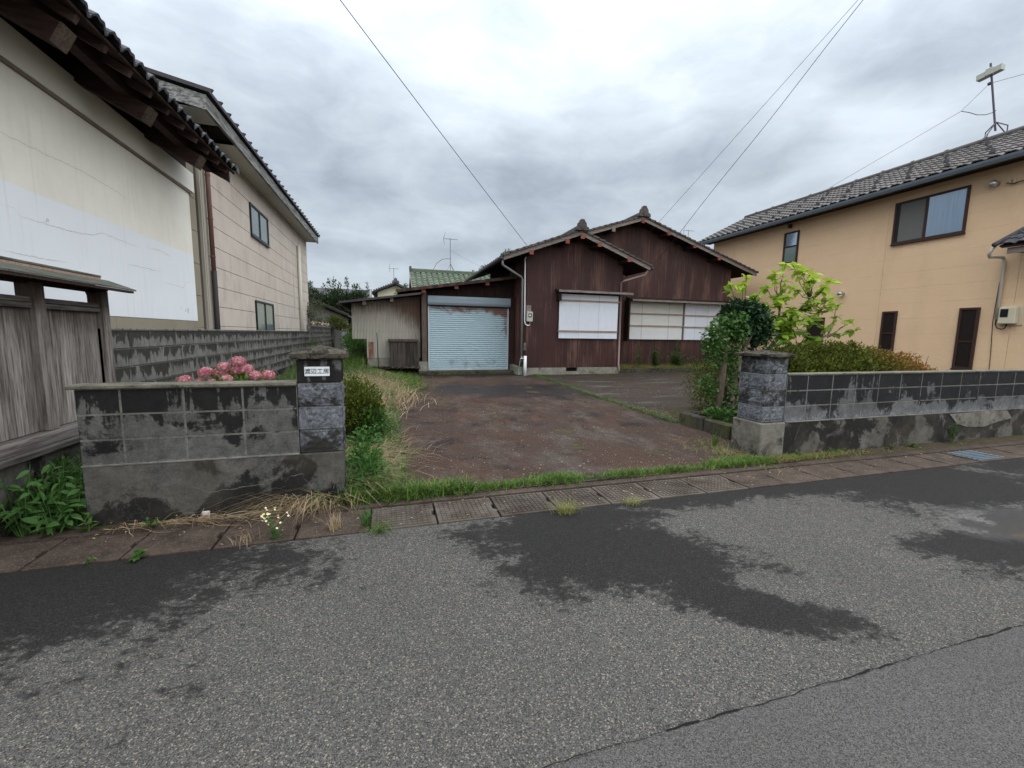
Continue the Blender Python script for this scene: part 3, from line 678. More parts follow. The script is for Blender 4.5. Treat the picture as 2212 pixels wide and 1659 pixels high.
# ================================================================== corrugated sheets and tiles
def corr(x0, x1, zb, zt, y, pitch=.033, amp=.0045, face=-1):
    n = max(4, int((x1-x0)/pitch*4)); b = MB(); vs = []
    for i in range(n+1):
        x = x0+(x1-x0)*i/n; yy = y+face*amp*(1+math.sin(x/pitch*2*math.pi)); t = zt(x) if callable(zt) else zt
        vs += [(x, yy, zb), (x, yy, max(zb+.01, t))]
    b.add(vs, [(2*i, 2*i+2, 2*i+3, 2*i+1) for i in range(n)])
    return b
def pantile(wd, ln, mt, lip=.02, amp=.018, n=8):
    """S shaped tile, x across, y up the slope, z out of the roof."""
    b = MB(); vs = []
    prof = [(i/n, amp*(math.sin(2*math.pi*(i/n)-.6)+.55*math.sin(4*math.pi*(i/n)))) for i in range(n+1)]
    for (y, dz, dn) in ((0, lip, 0), (0, lip, lip), (ln*1.05, 0, 0)):
        for t, h in prof: vs.append(((t-.5)*wd*1.03, y, h+dz-dn*.9))
    m_ = n+1
    b.add(vs, [(i, i+1, 2*m_+i+1, 2*m_+i) for i in range(n)]+[(m_+i, m_+i+1, i+1, i) for i in range(n)])
    return b.mesh('roof_tile', mt, smooth=False)
def slope_mats(org, across, upv, nu, nv, wd, ln):
    across = Vector(across).normalized(); upv = Vector(upv).normalized(); nrm = across.cross(upv)
    out = []
    for j in range(nv):
        for i in range(nu):
            p = Vector(org)+across*wd*(i+.5)+upv*ln*j
            m_ = Matrix((across, upv, nrm)).transposed().to_4x4(); m_.translation = p; out.append(m_)
    return out

# ================================================================== brown front house
fh = thing('wooden_house', 'brown corrugated gabled house front with one white-boarded window, next to the shutter', 'house', (6.0,13,.17), 'brown corrugated houses')
zg = lambda x: 4.66-.365*abs(x-5.88)
part('wall', MB().prism([(4.31,.4),(7.74,.4),(7.74,zg(7.74)-.02),(5.88,zg(5.88)-.02),(4.31,zg(4.31)-.02)], 'y', 13.02, 18), M['dark_wood'], fh)
fd = part('foundation', MB().box(4.27,5.76,12.975,18,.0,.405).box(6.18,7.78,12.975,18,.0,.405).box(5.76,6.18,12.975,18,.0,.27), M['found'], fh)
part('vent_dark_fill', MB().box(5.76,6.18,13.1,13.2,.27,.405), M['dark_hole'], fd)  # near-black block paints the darkness inside the vent hole
ex = [4.30, 4.92, 5.54, 6.16, 6.78, 7.40, 7.75]
for i in range(6):
    part('corrugated_sheet', corr(ex[i], ex[i+1]+.02, .40, 2.42, 13.012-.003*(i%2)), M['brown_sheet'], fh)
    part('corrugated_sheet', corr(ex[i], ex[i+1]+.02, 2.36, zg, 13.003-.003*(i%2)), M['brown_sheet'], fh)
def corr_y(x, y0, y1, zb, zt, pitch=.033, amp=.0045):
    b = corr(y0, y1, zb, zt, 0, pitch, amp); b.v = [(x+v_[1], v_[0], v_[2]) for v_ in b.v]; b.f = [f[::-1] for f in b.f]; return b
for k in range(3): part('corrugated_sheet', corr_y(4.30, 13.0+k*.62, 13.64+k*.62, .40, 3.9), M['brown_sheet'], fh)
part('corner_trim', MB().box(4.285,4.31,12.985,13.03,.42,4.0), M['dark_wood'], fh)
part('corner_trim', MB().box(7.74,7.77,12.985,13.03,.42,3.9), M['dark_wood'], fh)
def gable_roof(parent, xr, zr, sl, xl, xe, y0, y1, tile, barge, purl, zpl=0, orn=None, wood_=None, tw=.265, tl=.235):
    """zr: underside of the boards at the ridge; the verge is at y0."""
    wood_ = wood_ or M['dark_wood']
    for sgn, xend in ((-1, xl), (1, xe)):
        L = abs(xend-xr)
        z_e = zr-sl*L
        part('roof_board', MB().hexa([(xr,y0+.03,zr),(xend,y0+.03,z_e),(xend,y1,z_e),(xr,y1,zr),(xr,y0+.03,zr+.07),(xend,y0+.03,z_e+.07),(xend,y1,z_e+.07),(xr,y1,zr+.07)]), wood_, parent)
        part('bargeboard', MB().hexa([(xr,y0-.005,zr-.06),(xend,y0-.005,z_e-.06),(xend,y0+.028,z_e-.06),(xr,y0+.028,zr-.06),
                                      (xr,y0-.005,zr+.085),(xend,y0-.005,z_e+.085),(xend,y0+.028,z_e+.085),(xr,y0+.028,zr+.085)]), barge, parent)
        up = Vector((xr-xend, 0, zr-z_e)).normalized(); ln = math.hypot(L, zr-z_e)
        nv = int(ln/tl)+1; nu = int((y1-y0)/tw)
        me_ = pantile(tw, tl, tile)
        org = Vector((xend, y0 if sgn < 0 else y1, z_e+.085))-up*.04
        if sgn < 0: mats = slope_mats(Vector((xend, y1, z_e+.085))-up*.04, (0,-1,0), up, nu, nv-1, tw, tl)
        else: mats = slope_mats(Vector((xend, y0, z_e+.085))-up*.04, (0,1,0), up, nu, nv-1, tw, tl)
        many('roof_tile', me_, mats, parent, 0, 'roof_tile_field')
        # verge tiles, stepped
        for k in range(nv):
            a = k*tl-.05; b_ = a+tl+.035
            if b_ > ln: b_ = ln
            if a > ln-.05: continue
            p0 = Vector((xend, 0, z_e))+up*a; p1 = Vector((xend, 0, z_e))+up*b_
            q = MB().hexa([(p0.x,y0-.05,p0.z+.075),(p0.x,y0+.20,p0.z+.085),(p1.x,y0+.20,p1.z+.075),(p1.x,y0-.05,p1.z+.065),
                           (p0.x,y0-.05,p0.z+.145),(p0.x,y0+.20,p0.z+.155),(p1.x,y0+.20,p1.z+.115),(p1.x,y0-.05,p1.z+.105)])
            part('verge_tile', q, tile, parent)
    # ridge: stacked flat tiles, round cap and an end ornament
    rb = MB().box(xr-.13,xr+.13,y0-.03,y1,zr+.09,zr+.15).box(xr-.10,xr+.10,y0-.02,y1,zr+.152,zr+.20)
    rb.tube([(xr,y0-.05,zr+.22),(xr,y1,zr+.22)], .07, 10)
    part('ridge', rb, tile, parent)
    s_ = orn or 1.
    poly = [(-.23,0),(.23,0),(.21,.09),(.14,.12),(.125,.22),(.075,.27),(.05,.33),(-.05,.33),(-.075,.27),(-.125,.22),(-.14,.12),(-.21,.09)]
    part('ridge_ornament', MB().prism([(xr+p[0]*s_, zr+.07+p[1]*s_) for p in poly], 'y', y0-.11, y0+.04).tube([(xr,y0-.13,zr+.07+.1*s_),(xr,y0-.1,zr+.07+.1*s_)], .07*s_, 12), tile, parent)
    for (px, pz, c_) in purl:
        p_ = part('purlin', MB().box(px-.055,px+.055,y0+.0,y0+.75,pz-.06,pz+.05), wood_, parent)
        part('end_cap', MB().box(px-.064,px+.064,y0-.035,y0-.006,pz-.07,pz+.06), c_, p_)
gable_roof(fh, 5.88, 4.66, .365, 3.38, 8.44, 12.4, 18.6, M['tile_old'], M['barge'],
           [(4.25,3.97,M['red_paint']),(5.42,4.38,M['red_paint']),(5.93,4.56,M['red_paint']),(6.53,4.36,M['red_paint']),(7.62,3.96,M['red_paint'])])
wd = part('boarded_window', MB().box(5.43,7.60,12.93,12.985,1.40,2.88), M['dark_wood'], fh)
for i in range(3):
    a = 5.43+i*.722; part('white_board', corr(a, a+.718, 1.385, 2.83, 12.925-.003*i, .033, .006), M['white_sheet'], wd)
part('batten', MB().box(5.40,7.64,12.885,12.912,2.60,2.65), M['batten'], wd)
part('batten', MB().box(5.39,7.60,12.885,12.912,1.60,1.65), M['batten'], wd)
hd = part('window_hood', MB().hexa([(5.30,12.66,2.885),(7.99,12.66,2.885),(7.99,12.99,2.90),(5.30,12.99,2.90),(5.30,12.66,2.91),(7.99,12.66,2.91),(7.99,12.99,2.99),(5.30,12.99,2.99)]), M['dark_wood'], fh)
part('fascia', MB().box(5.29,8.0,12.635,12.658,2.865,2.935), M['barge'], hd)
part('bracket', MB().box(5.34,5.42,12.72,12.98,2.6,2.88), M['dark_wood'], hd)
dp = part('drainpipe', MB().tube([(3.36,12.45,3.70),(3.37,12.47,3.56),(3.45,12.5,3.52),(4.08,12.86,3.29),(4.14,12.9,3.22),(4.15,12.92,.62)], .034, 8), M['pvc_grey'], fh, smooth=True)
part('eave_gutter', MB().tube([(3.31,12.35,3.73),(3.31,18.5,3.73)], .055, 8), M['pvc_dark'], fh, smooth=True)
part('eave_gutter', MB().tube([(8.5,12.35,3.72),(8.5,14.0,3.72)], .05, 8), M['pvc_dark'], fh, smooth=True)
part('drainpipe', MB().tube([(8.42,12.5,3.68),(8.38,12.6,3.55),(7.78,12.88,3.36),(7.70,12.93,3.30),(7.715,12.93,.5),(7.74,12.88,.25)], .032, 8), M['pvc_pink'], fh, smooth=True, label='faded pink drainpipe')
mt_ = thing('electric_meter', 'small grey electric meter on the brown house corner above a white pipe', 'electric meter', (4.4,12.97,2.0))
part('backboard', MB().box(4.31,4.47,12.955,12.985,1.9,2.42), M['barge'], mt_)
part('case', MB().bbox(4.30,4.50,12.85,12.95,1.90,2.22,.015), M['meter'], mt_)
part('window', MB().box(4.35,4.45,12.84,12.849,2.04,2.16), M['black'], mt_)
part('dial', MB().box(4.375,4.415,12.834,12.8395,2.07,2.13), M['pvc_white'], mt_)
part('conduit', MB().tube([(4.30,12.75,4.02),(4.22,12.93,3.86),(4.235,12.94,3.7),(4.25,12.94,1.92),(4.27,12.92,1.82),(4.36,12.9,1.77),(4.41,12.9,1.80),(4.42,12.9,1.9)], .019, 7), M['pvc_white'], mt_, smooth=True)
tp = thing('water_tap', 'white standpipe with small tap and green hose beside the shutter', 'water tap', (4.26,12.85,.15))
part('standpipe', MB().tube([(4.265,12.86,.12),(4.265,12.86,.80)], .052, 12), M['pvc_white'], tp, smooth=True)
part('tap', MB().tube([(4.22,12.84,.72),(4.12,12.84,.72),(4.09,12.84,.70),(4.09,12.84,.66)], .018, 8).tube([(4.14,12.84,.73),(4.14,12.84,.78)], .02, 8), M['steel'], tp, smooth=True)
part('hose', MB().tube([(4.09,12.84,.66),(4.06,12.82,.5),(4.06,12.8,.35),(4.1,12.78,.22),(4.17,12.76,.16)], .012, 6), M['hose'], tp, smooth=True)
bx = thing('wall_box', 'small grey box low on the brown house corner post', 'box', (4.27,12.96,1.1))
part('case', MB().bbox(4.24,4.31,12.93,12.975,.98,1.22,.006), M['barge'], bx)
part('slot', MB().box(4.265,4.285,12.924,12.929,1.02,1.16), M['black'], bx)

# ================================================================== brown back house
bh = thing('wooden_house', 'larger brown gabled house set back, with a wide row of pale boarded windows', 'house', (10,14.5,.2), 'brown corrugated houses')
zb_ = lambda x: 5.74-.315*abs(x-9.04)
part('wall', MB().prism([(6.25,.2),(13.76,.2),(13.76,zb_(13.76)-.02),(9.04,zb_(9.04)-.02),(6.25,zb_(6.25)-.02)], 'y', 14.52, 22), M['dark_wood'], bh)
x = 6.9; i = 0
while x < 13.7:
    x2 = min(x+.62, 13.77)
    part('corrugated_sheet', corr(x, x2+.015, .35, 2.95, 14.512-.003*(i%2)), M['brown_sheet'], bh)
    part('corrugated_sheet', corr(x, x2+.015, 2.90, zb_, 14.503-.003*(i%2)), M['brown_sheet'], bh)
    x += .62; i += 1
gable_roof(bh, 9.04, 5.74, .315, 5.75, 14.45, 13.9, 22.5, M['tile_old'], M['barge'],
           [(7.85,5.26,M['barge']),(9.04,5.66,M['red_paint']),(10.17,5.32,M['red_paint']),(11.35,4.94,M['red_paint']),(12.53,4.56,M['red_paint'])], orn=1.1)
wd = part('boarded_window', MB().box(8.95,13.25,14.42,14.49,1.36,2.86), M['dark_wood'], bh)
x = 8.93
for i in range(7):
    x2 = x+(.61 if i != 3 else .66)
    if i == 4: x += .05
    part('white_board', corr(x, min(x2, 13.25)-.005, 1.37, 2.83, 14.405-.003*(i%2), .033, .004), M['ivory_sheet'] if i < 4 else M['white_sheet'], wd); x = x2
part('post', MB().box(11.43,11.475,14.35,14.40,1.36,2.84), M['barge'], wd)
for z_ in (2.36, 1.90): part('batten', MB().box(8.9,11.45,14.36,14.388,z_-.022,z_+.022), M['batten'], wd); part('batten', MB().box(11.47,13.27,14.36,14.388,z_-.035,z_+.005), M['batten'], wd)
hd = part('window_hood', MB().hexa([(8.86,14.02,2.82),(13.85,14.02,2.82),(13.85,14.49,2.86),(8.86,14.49,2.86),(8.86,14.02,2.845),(13.85,14.02,2.845),(13.85,14.49,2.99),(8.86,14.49,2.99)]), M['dark_wood'], bh)
part('fascia', MB().box(8.84,13.87,13.995,14.018,2.80,2.87), M['barge'], hd)
part('side_cheek', MB().box(8.80,8.86,14.15,14.49,1.3,2.85), M['dark_wood'], hd)
pb = thing('planter_wall', 'low mossy planter edge before the set-back brown house', 'planter', (10,13.2,.17))
for k in range(9): part('edging_block', MB().bbox(7.95+k*.6,8.545+k*.6,13.2,13.32,.1,.33+U(-.01,.01),.012), M['moss_edge'], pb)
part('planter_soil', MB().box(7.9,13.5,13.32,14.45,.1,.31), M['soil'], pb)

# ================================================================== garage with shutter, corrugated shed
ga = thing('garage', 'garage with pale blue rusty roller shutter under a sloping dark roof', 'garage', (2.6,14.2,.24))
part('wall', MB().prism([(1.27,.25),(4.29,.25),(4.29,3.38),(1.27,2.88)], 'y', 14.32, 18), M['dark_wood'], ga)
part('sill', MB().bbox(.95,4.28,13.62,14.5,.0,.255,.015), M['moss_edge'], ga)
part('post', MB().bbox(1.09,1.25,14.02,14.18,.54,2.86,.01), M['post_wood'], ga)
part('post_footing', MB().bbox(.97,1.265,13.95,14.22,.22,.55,.012), M['found'], ga)
part('side_panel', MB().box(4.08,4.27,14.1,14.30,.26,2.75), M['dark_wood'], ga)
part('side_footing', MB().hexa([(4.1,13.1,.1),(4.26,13.1,.1),(4.26,14.3,.1),(4.1,14.3,.1),(4.14,13.2,.40),(4.26,13.2,.40),(4.26,14.3,.46),(4.10,14.3,.46)]), M['found'], ga)
shb = MB(); prof = [(0,0),(-.30,.03),(-.335,.10),(-.335,.25),(-.30,.31),(0,.345)]
part('shutter_box', MB().prism([(14.28+a, 2.385+c_) for a, c_ in prof][::-1], 'x', 1.285, 4.07), M['shutter_box'], ga)
part('guide_rail', MB().box(1.295,1.345,14.10,14.16,.26,2.38), M['alu'], ga)
part('guide_rail', MB().box(4.0,4.05,14.10,14.16,.26,2.38), M['alu'], ga)
sb = MB(); hh = .0695; prof = [(-0.0,0),(-.012,.008),(-.016,.022),(-.014,.040),(-.006,.055),(-.0,.0585),(.004,.0625),(0.,.0695)]
vs = []
for a, c_ in prof: vs += [(-1.335, a, c_), (1.335, a, c_)]
sb.add(vs, [(2*i, 2*i+1, 2*i+3, 2*i+2) for i in range(len(prof)-1)])
me = sb.mesh('slat', M['shutter'], smooth=False)
for k in range(30): inst('slat', me, (2.675, 14.135+U(-.001,.001), .285+k*hh), ga)
part('bottom_rail', MB().box(1.34,4.01,14.11,14.15,.258,.289), M['alu'], ga)
for x_ in (2.40, 2.93):
    part('handle', MB().bbox(x_-.05,x_+.05,14.105,14.12,.935,.972,.004), M['steel'], ga)
part('lock', MB().bbox(2.63,2.72,14.10,14.118,1.15,1.175,.004), M['steel'], ga)
part('latch', MB().bbox(2.60,2.75,14.10,14.115,.268,.292,.003), M['pvc_white'], ga)
zr_ = lambda x: 2.78+.157*(x-.40)
part('roof', MB().hexa([(.36,13.78,zr_(.36)),(4.27,13.78,zr_(4.27)),(4.27,18,zr_(4.27)),(.36,18,zr_(.36)),(.36,13.78,zr_(.36)+.05),(4.27,13.78,zr_(4.27)+.05),(4.27,18,zr_(4.27)+.05),(.36,18,zr_(.36)+.05)]), M['dark_wood'], ga)
part('roof_edge', MB().hexa([(.33,13.745,zr_(.33)-.03),(4.27,13.745,zr_(4.27)-.03),(4.27,13.777,zr_(4.27)-.03),(.33,13.777,zr_(.33)-.03),(.33,13.745,zr_(.33)+.065),(4.27,13.745,zr_(4.27)+.065),(4.27,13.777,zr_(4.27)+.065),(.33,13.777,zr_(.33)+.065)]), M['rust_roof'], ga)
for px in (1.14, 2.19, 3.22):
    p_ = part('purlin', MB().box(px-.05,px+.05,13.84,14.5,zr_(px)-.125,zr_(px)-.01), M['dark_wood'], ga)
    part('end_cap', MB().box(px-.062,px+.062,13.80,13.838,zr_(px)-.135,zr_(px)-.005), M['red_paint'], p_)
sh = thing('shed', 'lean-to shed of rust-streaked cream corrugated sheets beside the garage', 'shed', (0,14.3,.4))
zs_ = lambda x: 2.36+.15*(x+1.31)
part('frame', MB().prism([(-.64,.66),(1.0,.66),(1.0,zs_(1.0)),(-1.04,zs_(-1.04)),(-1.04,1.29),(-.64,1.29)], 'y', 14.33, 18), M['dark_wood'], sh)
for i in range(5): part('foundation_block', MB().bbox(-.62+i*.33,-.295+i*.33,14.3,14.42,.38,.655,.006), M['found'], sh)
for (a, c_, z0) in ((-1.06,-.62,1.275),(-.63,-.02,.665),(-.03,.59,.665),(.58,1.06,.665)):
    part('corrugated_sheet', corr(a, c_, z0, lambda x: zs_(x)-.02, 14.318-.003*(1 if a == -.63 else 0), .045, .008), M['cream_sheet'], sh)
part('corrugated_sheet', corr_y(-1.055, 14.32, 17.5, 1.275, 2.34), M['cream_sheet'], sh)
bb = MB()
for z_ in (1.52, 1.84):
    for k in range(16): bb.box(-1.0+k*.128+U(-.01,.01), -.988+k*.128, 14.3, 14.31, z_, z_+.012)
part('bolts', bb, M['dark_wood'], sh, kind='stuff')
part('rusty_plate', MB().box(-.575,-.425,14.285,14.303,.63,1.185), M['rust'], sh)
part('roof', MB().hexa([(-1.36,13.78,zs_(-1.36)),(1.1,13.78,zs_(1.1)),(1.1,18,zs_(1.1)),(-1.36,18,zs_(-1.36)),(-1.36,13.78,zs_(-1.36)+.045),(1.1,13.78,zs_(1.1)+.045),(1.1,18,zs_(1.1)+.045),(-1.36,18,zs_(-1.36)+.045)]), M['dark_wood'], sh)
part('roof_edge', MB().hexa([(-1.38,13.75,zs_(-1.38)-.01),(1.05,13.75,zs_(1.05)-.01),(1.05,13.777,zs_(1.05)-.01),(-1.38,13.777,zs_(-1.38)-.01),(-1.38,13.75,zs_(-1.38)+.055),(1.05,13.75,zs_(1.05)+.055),(1.05,13.777,zs_(1.05)+.055),(-1.38,13.777,zs_(-1.38)+.055)]), M['roof_metal'], sh)
for px in (-.66, .16): 
    part('purlin', MB().box(px-.05,px+.05,13.86,14.3,zs_(px)-.13,zs_(px)-.01), M['barge'], sh)
part('eave_gutter', MB().tube([(-1.42,13.8,2.31),(-1.42,17.9,2.31)], .04, 8), M['pvc_dark'], sh, smooth=True)
bxx = thing('storage_box', 'blackened plank bin with a wooden lid against the shed', 'storage box', (.5,14,.45))
for i in range(7): part('plank', MB().bbox(.075+i*.124,.193+i*.124,13.93,13.955,.40+U(-.02,.01),1.2,.004), M['box_wood'], bxx)
part('lid', MB().bbox(.03,.98,13.89,14.28,1.205,1.285,.006), M['post_wood'], bxx)
part('body', MB().box(.08,.94,13.957,14.26,.4,1.2), M['box_wood'], bxx)
rod = thing('metal_rod', 'thin rusty rod standing in the grass before the shed', 'rod', (-.28,13.6,.4))
part('shaft', MB().tube([(-.27,13.6,.35),(-.30,13.62,1.48)], .015, 6), M['pvc_dark'], rod)
rub = MB()
for k in range(60):
    x_, y_ = U(-.2,1.0), U(13.5,13.95); s_ = U(.02,.07); rub.add([(x_-s_,y_,.36),(x_,y_-s_,.37+U(0,.05)),(x_+s_,y_+.02,.36),(x_,y_+s_,.38+U(0,.08))],[(0,1,2),(0,2,3),(0,1,3),(1,2,3)])
tag(struct('debris', rub, M['box_wood'], kind='stuff'), 'dark rubble and scraps on the ground before the shed', 'debris')

# ================================================================== white plastered storehouse (left)
wh = thing('plaster_house', 'cracked white and cream plastered building with deep dark tiled eave', 'house', (-3.6,6.5,0))
part('wall', MB().box(-9,-3.56,1.0,9.95,0,4.42), M['beige_board'], wh)
part('upper_wall', MB().box(-9,-3.52,1.0,9.6,4.42,4.9), M['eave_wood'], wh)
part('plaster_panel', MB().box(-3.56,-3.50,1.0,9.58,1.66,4.03), M['plaster'], wh)
part('frieze', MB().bbox(-3.56,-3.455,1.0,9.72,4.06,4.415,.006), M['plaster_band'], wh)
part('frieze_line', MB().box(-3.56,-3.47,1.0,9.60,4.022,4.058), M['trim_brown'], wh)
def crack(parent, pts, axis, lvl, w_, mt):
    b = MB(); out = []
    for k in range(len(pts)-1):
        (a0, z0), (a1, z1) = pts[k], pts[k+1]; n = max(2, int(math.hypot(a1-a0, z1-z0)/.03))
        for i in range(n): t = i/n; out.append((a0+(a1-a0)*t, z0+(z1-z0)*t+U(-.007,.007)))
    out.append(pts[-1])
    n = len(out)
    for i in range(n-1):
        e0 = w_*min(1, 4*i/n, 4*(n-i)/n)*U(.5,1.3)+.0003; e1 = w_*min(1, 4*(i+1)/n, 4*(n-i-1)/n)*U(.5,1.3)+.0003
        q = [(out[i][0], out[i][1]-e0), (out[i+1][0], out[i+1][1]-e1), (out[i+1][0], out[i+1][1]+e1), (out[i][0], out[i][1]+e0)]
        b.add([(lvl, a, z) if axis == 'x' else (a, lvl, z) for a, z in q], [(0,1,2,3)])
    return part('crack', b, mt, parent)
for pts in ([(5.2,3.33),(5.52,3.34),(6.19,3.36),(6.58,3.38),(7.11,3.36),(7.6,3.32)], [(5.37,2.65),(5.53,2.66),(5.58,2.6),(5.89,2.6),(6.31,2.61),(6.65,2.64),(6.88,2.72),(7.29,2.7),(7.72,2.69)],
            [(5.3,2.22),(5.8,2.22),(6.19,2.24)], [(7.32,2.4),(8.33,2.42)], [(7.96,2.74),(8.35,2.76),(8.71,2.72)], [(8.34,2.26),(9.07,2.24),(9.17,2.33),(9.4,2.38)], [(6.83,1.95),(6.85,1.73),(6.84,1.66)], [(6.5,2.62),(6.52,2.45),(6.5,2.3)]):
    crack(wh, pts, 'x', -3.4985, .0019, M['crack_grey'])
y = 1.0
while y < 9.6:
    part('base_panel', MB().bbox(-3.56,-3.50,y,min(y+1.2,9.6)-.008,.3,1.652,.004), M['beige_board'], wh); y += 1.2
for k in range(7): part('wall_panel', MB().bbox(-3.562,-3.53,9.60,9.94,.3+k*.62,.3+k*.62+.612,.003), M['beige_board'], wh)
me = MB().bar((-.41,0,.215),(.43,0,-.225),.055,.08).mesh('rafter', M['rafter'])
for k in range(15): inst('rafter', me, (-3.10, 3.05+.425*k, 4.525), wh)
rb = MB().hexa([(-2.64,2.7,4.345),(-2.64,9.22,4.345),(-6.5,9.22,6.37),(-6.5,2.7,6.37),(-2.64,2.7,4.37),(-2.64,9.22,4.37),(-6.5,9.22,6.395),(-6.5,2.7,6.395)])
part('roof_board', rb, M['eave_wood'], wh)
part('eave_batten', MB().box(-2.655,-2.625,2.7,9.22,4.335,4.365), M['eave_wood'], wh)
part('eave_purlin', MB().box(-3.04,-2.92,2.7,9.1,4.29,4.43), M['eave_wood'], wh)
for y_ in (3.68, 5.17, 6.63, 8.12):
    q = part('eave_beam', MB().bar((-3.52,y_,4.515),(-2.79,y_,4.125),.17,.19), M['eave_wood'], wh)
    part('beam_end', MB().bar((-2.789,y_,4.1245),(-2.765,y_,4.112),.176,.196), M['beam_end'], q)
part('bargeboard', MB().hexa([(-2.66,9.0,4.13),(-2.66,9.06,4.13),(-6.5,9.06,6.15),(-6.5,9.0,6.15),(-2.66,9.0,4.36),(-2.66,9.06,4.36),(-6.5,9.06,6.38),(-6.5,9.0,6.38)]), M['eave_wood'], wh)
up = Vector((-1,0,.524)).normalized()
me = pantile(.25, .23, M['tile_black'], .034, .030, 12)
many('roof_tile', me, slope_mats(Vector((-2.575,2.73,4.385)), (0,1,0), up, 26, 17, .25, .23), wh, 130)
part('verge_tile_row', MB().hexa([(-2.56,9.2,4.36),(-2.56,9.27,4.36),(-6.5,9.27,6.42),(-6.5,9.2,6.42),(-2.56,9.2,4.47),(-2.56,9.27,4.47),(-6.5,9.27,6.53),(-6.5,9.2,6.53)]), M['tile_black'], wh)

for pts in ([(-1.53,.264),(-1.394,.207),(-1.242,.215),(-1.105,.225),(-1.006,.234),(-.995,.262),(-.904,.271)], [(-.865,.227),(-.801,.286),(-.707,.296),(-.698,.259),(-.648,.207)]):
    crack(lw, pts, 'y', 3.7885, .0018, M['mortar'])
for pts in ([(5.05,.43),(5.02,.36),(5.0,.30),(4.96,.2)], [(7.15,.33),(7.14,.22),(7.2,.12)], [(4.86,.50),(5.0,.53),(5.12,.52),(5.25,.57)]):
    crack(rw, pts, 'y', 3.9835 if pts[0][1] < .45 else 3.9985, .0035, M['mortar'])
# ================================================================== beige two storey house (left, behind)
h2 = thing('siding_house', 'two-storey dusty beige siding house behind the white building', 'house', (-4,16,0))
part('wall', MB().box(-10,-3.52,10.02,21.9,0,5.85), M['joint_beige'], h2)
zs = [1.15+.421*k for k in range(12)]
ys = [10.34, 12.58, 15.61, 18.64, 21.9]
for i in range(4):
    for z_ in zs[:-1]: part('siding_panel', MB().bbox(-3.52,-3.50,ys[i]+.004,ys[i+1]-.004,z_+.006,min(z_+.417,5.82),.003), M['siding_beige'], h2)
for y_ in (10.02, 10.10, 10.18, 10.27): part('corner_trim', MB().box(-3.52,-3.47-.01*(y_ > 10.15),y_,y_+.055,.5,5.7), M['cream_trim'], h2)
hp = part('drainpipe', MB().tube([(-3.42,10.31,2.7),(-3.42,10.31,5.6)], .042, 10), M['pvc_redbrown'], h2, smooth=True)
for z_ in (3.0, 3.75, 4.6): part('pipe_clip', MB().tube([(-3.42,10.31,z_-.015),(-3.42,10.31,z_+.015)], .05, 10), M['pvc_redbrown'], hp)
part('drainpipe', MB().tube([(-3.42,10.31,.3),(-3.42,10.31,2.71)], .05, 10), M['pvc_dark'], h2, smooth=True, label='dark lower drainpipe')
part('drainpipe', MB().tube([(-3.43,19.6,.4),(-3.43,19.6,4.98)], .07, 10), M['pvc_cream'], h2, smooth=True, label='thick cream pipe')
part('thin_cable', MB().tube([(-3.48,18.6,2.0),(-3.48,18.6,3.9)], .008, 5), M['pvc_cream'], h2)
def slide_window(parent, x, y0, y1, z0, z1, fr, pane, sgn=1, t=.05, sash=True):
    """window on a wall whose outside faces sgn*x"""
    f = sorted
    def bx_(a, b_, c, d, e, g_): return MB().box(min(a,b_),max(a,b_),c,d,e,g_)
    o = x+.04*sgn
    w_ = part('window', bx_(x,o,y0,y1,z0,z0+t).box(min(x,o),max(x,o),y0,y1,z1-t,z1).box(min(x,o),max(x,o),y0,y0+t,z0+t,z1-t).box(min(x,o),max(x,o),y1-t,y1,z0+t,z1-t), fr, parent)
    ym = (y0+y1)/2; i_ = x+.022*sgn
    if sash: part('sash', bx_(x,x+.034*sgn,ym-.03,ym+.03,z0+t,z1-t), fr, w_)
    part('pane', bx_(x+.004*sgn,x+.012*sgn,y0+t,ym,z0+t,z1-t), pane, w_)
    part('pane', bx_(x+.004*sgn,x+.016*sgn,ym,y1-t,z0+t,z1-t), pane, w_)
    part('sill', bx_(x,x+.06*sgn,y0-.01,y1+.01,z0-.035,z0), fr, w_)
    return w_
slide_window(h2, -3.5, 13.32, 15.1, 4.08, 4.93, M['frame_black'], M['glass_green'], 1, .055)
slide_window(h2, -3.5, 13.36, 15.25, 1.38, 2.33, M['frame_black'], M['glass_green'], 1, .055)
dz_h = lambda y: -.17*(22-y)/12.8
y = 9.3; k = 0
while y < 22:
    y2 = min(y+1.75, 22.0) if k else 11.0
    ya_ = 10.95 if k == 1 else y+.006
    yb_ = 10.0 if k == 0 else y2-.006
    part('soffit_panel', MB().hexa([(-3.52,ya_,5.60+dz_h(ya_)),(-3.05,ya_,5.60+dz_h(ya_)),(-3.05,yb_,5.60+dz_h(yb_)),(-3.52,yb_,5.60+dz_h(yb_)),(-3.52,ya_,5.615+dz_h(ya_)),(-3.05,ya_,5.615+dz_h(ya_)),(-3.05,yb_,5.615+dz_h(yb_)),(-3.52,yb_,5.615+dz_h(yb_))]), M['soffit'], h2)
    y = y2; k += 1
part('soffit_panel', MB().box(-6.5,-3.53,9.3,10.0,5.47,5.485), M['soffit'], h2)
part('soffit_dark_sheet', MB().hexa([(-3.52,9.3,5.5),(-3.05,9.3,5.5),(-3.05,22,5.67),(-3.52,22,5.67),(-3.52,9.3,5.52),(-3.05,9.3,5.52),(-3.05,22,5.69),(-3.52,22,5.69)]), M['dark_hole'], h2)  # near-black sheet paints the dark void where a soffit panel is missing
part('fascia', MB().hexa([(-3.048,9.22,5.39),(-3.0,9.22,5.39),(-3.0,22.05,5.56),(-3.048,22.05,5.56),(-3.048,9.22,5.64),(-3.0,9.22,5.64),(-3.0,22.05,5.84),(-3.048,22.05,5.84)]), M['barge_grey'], h2)
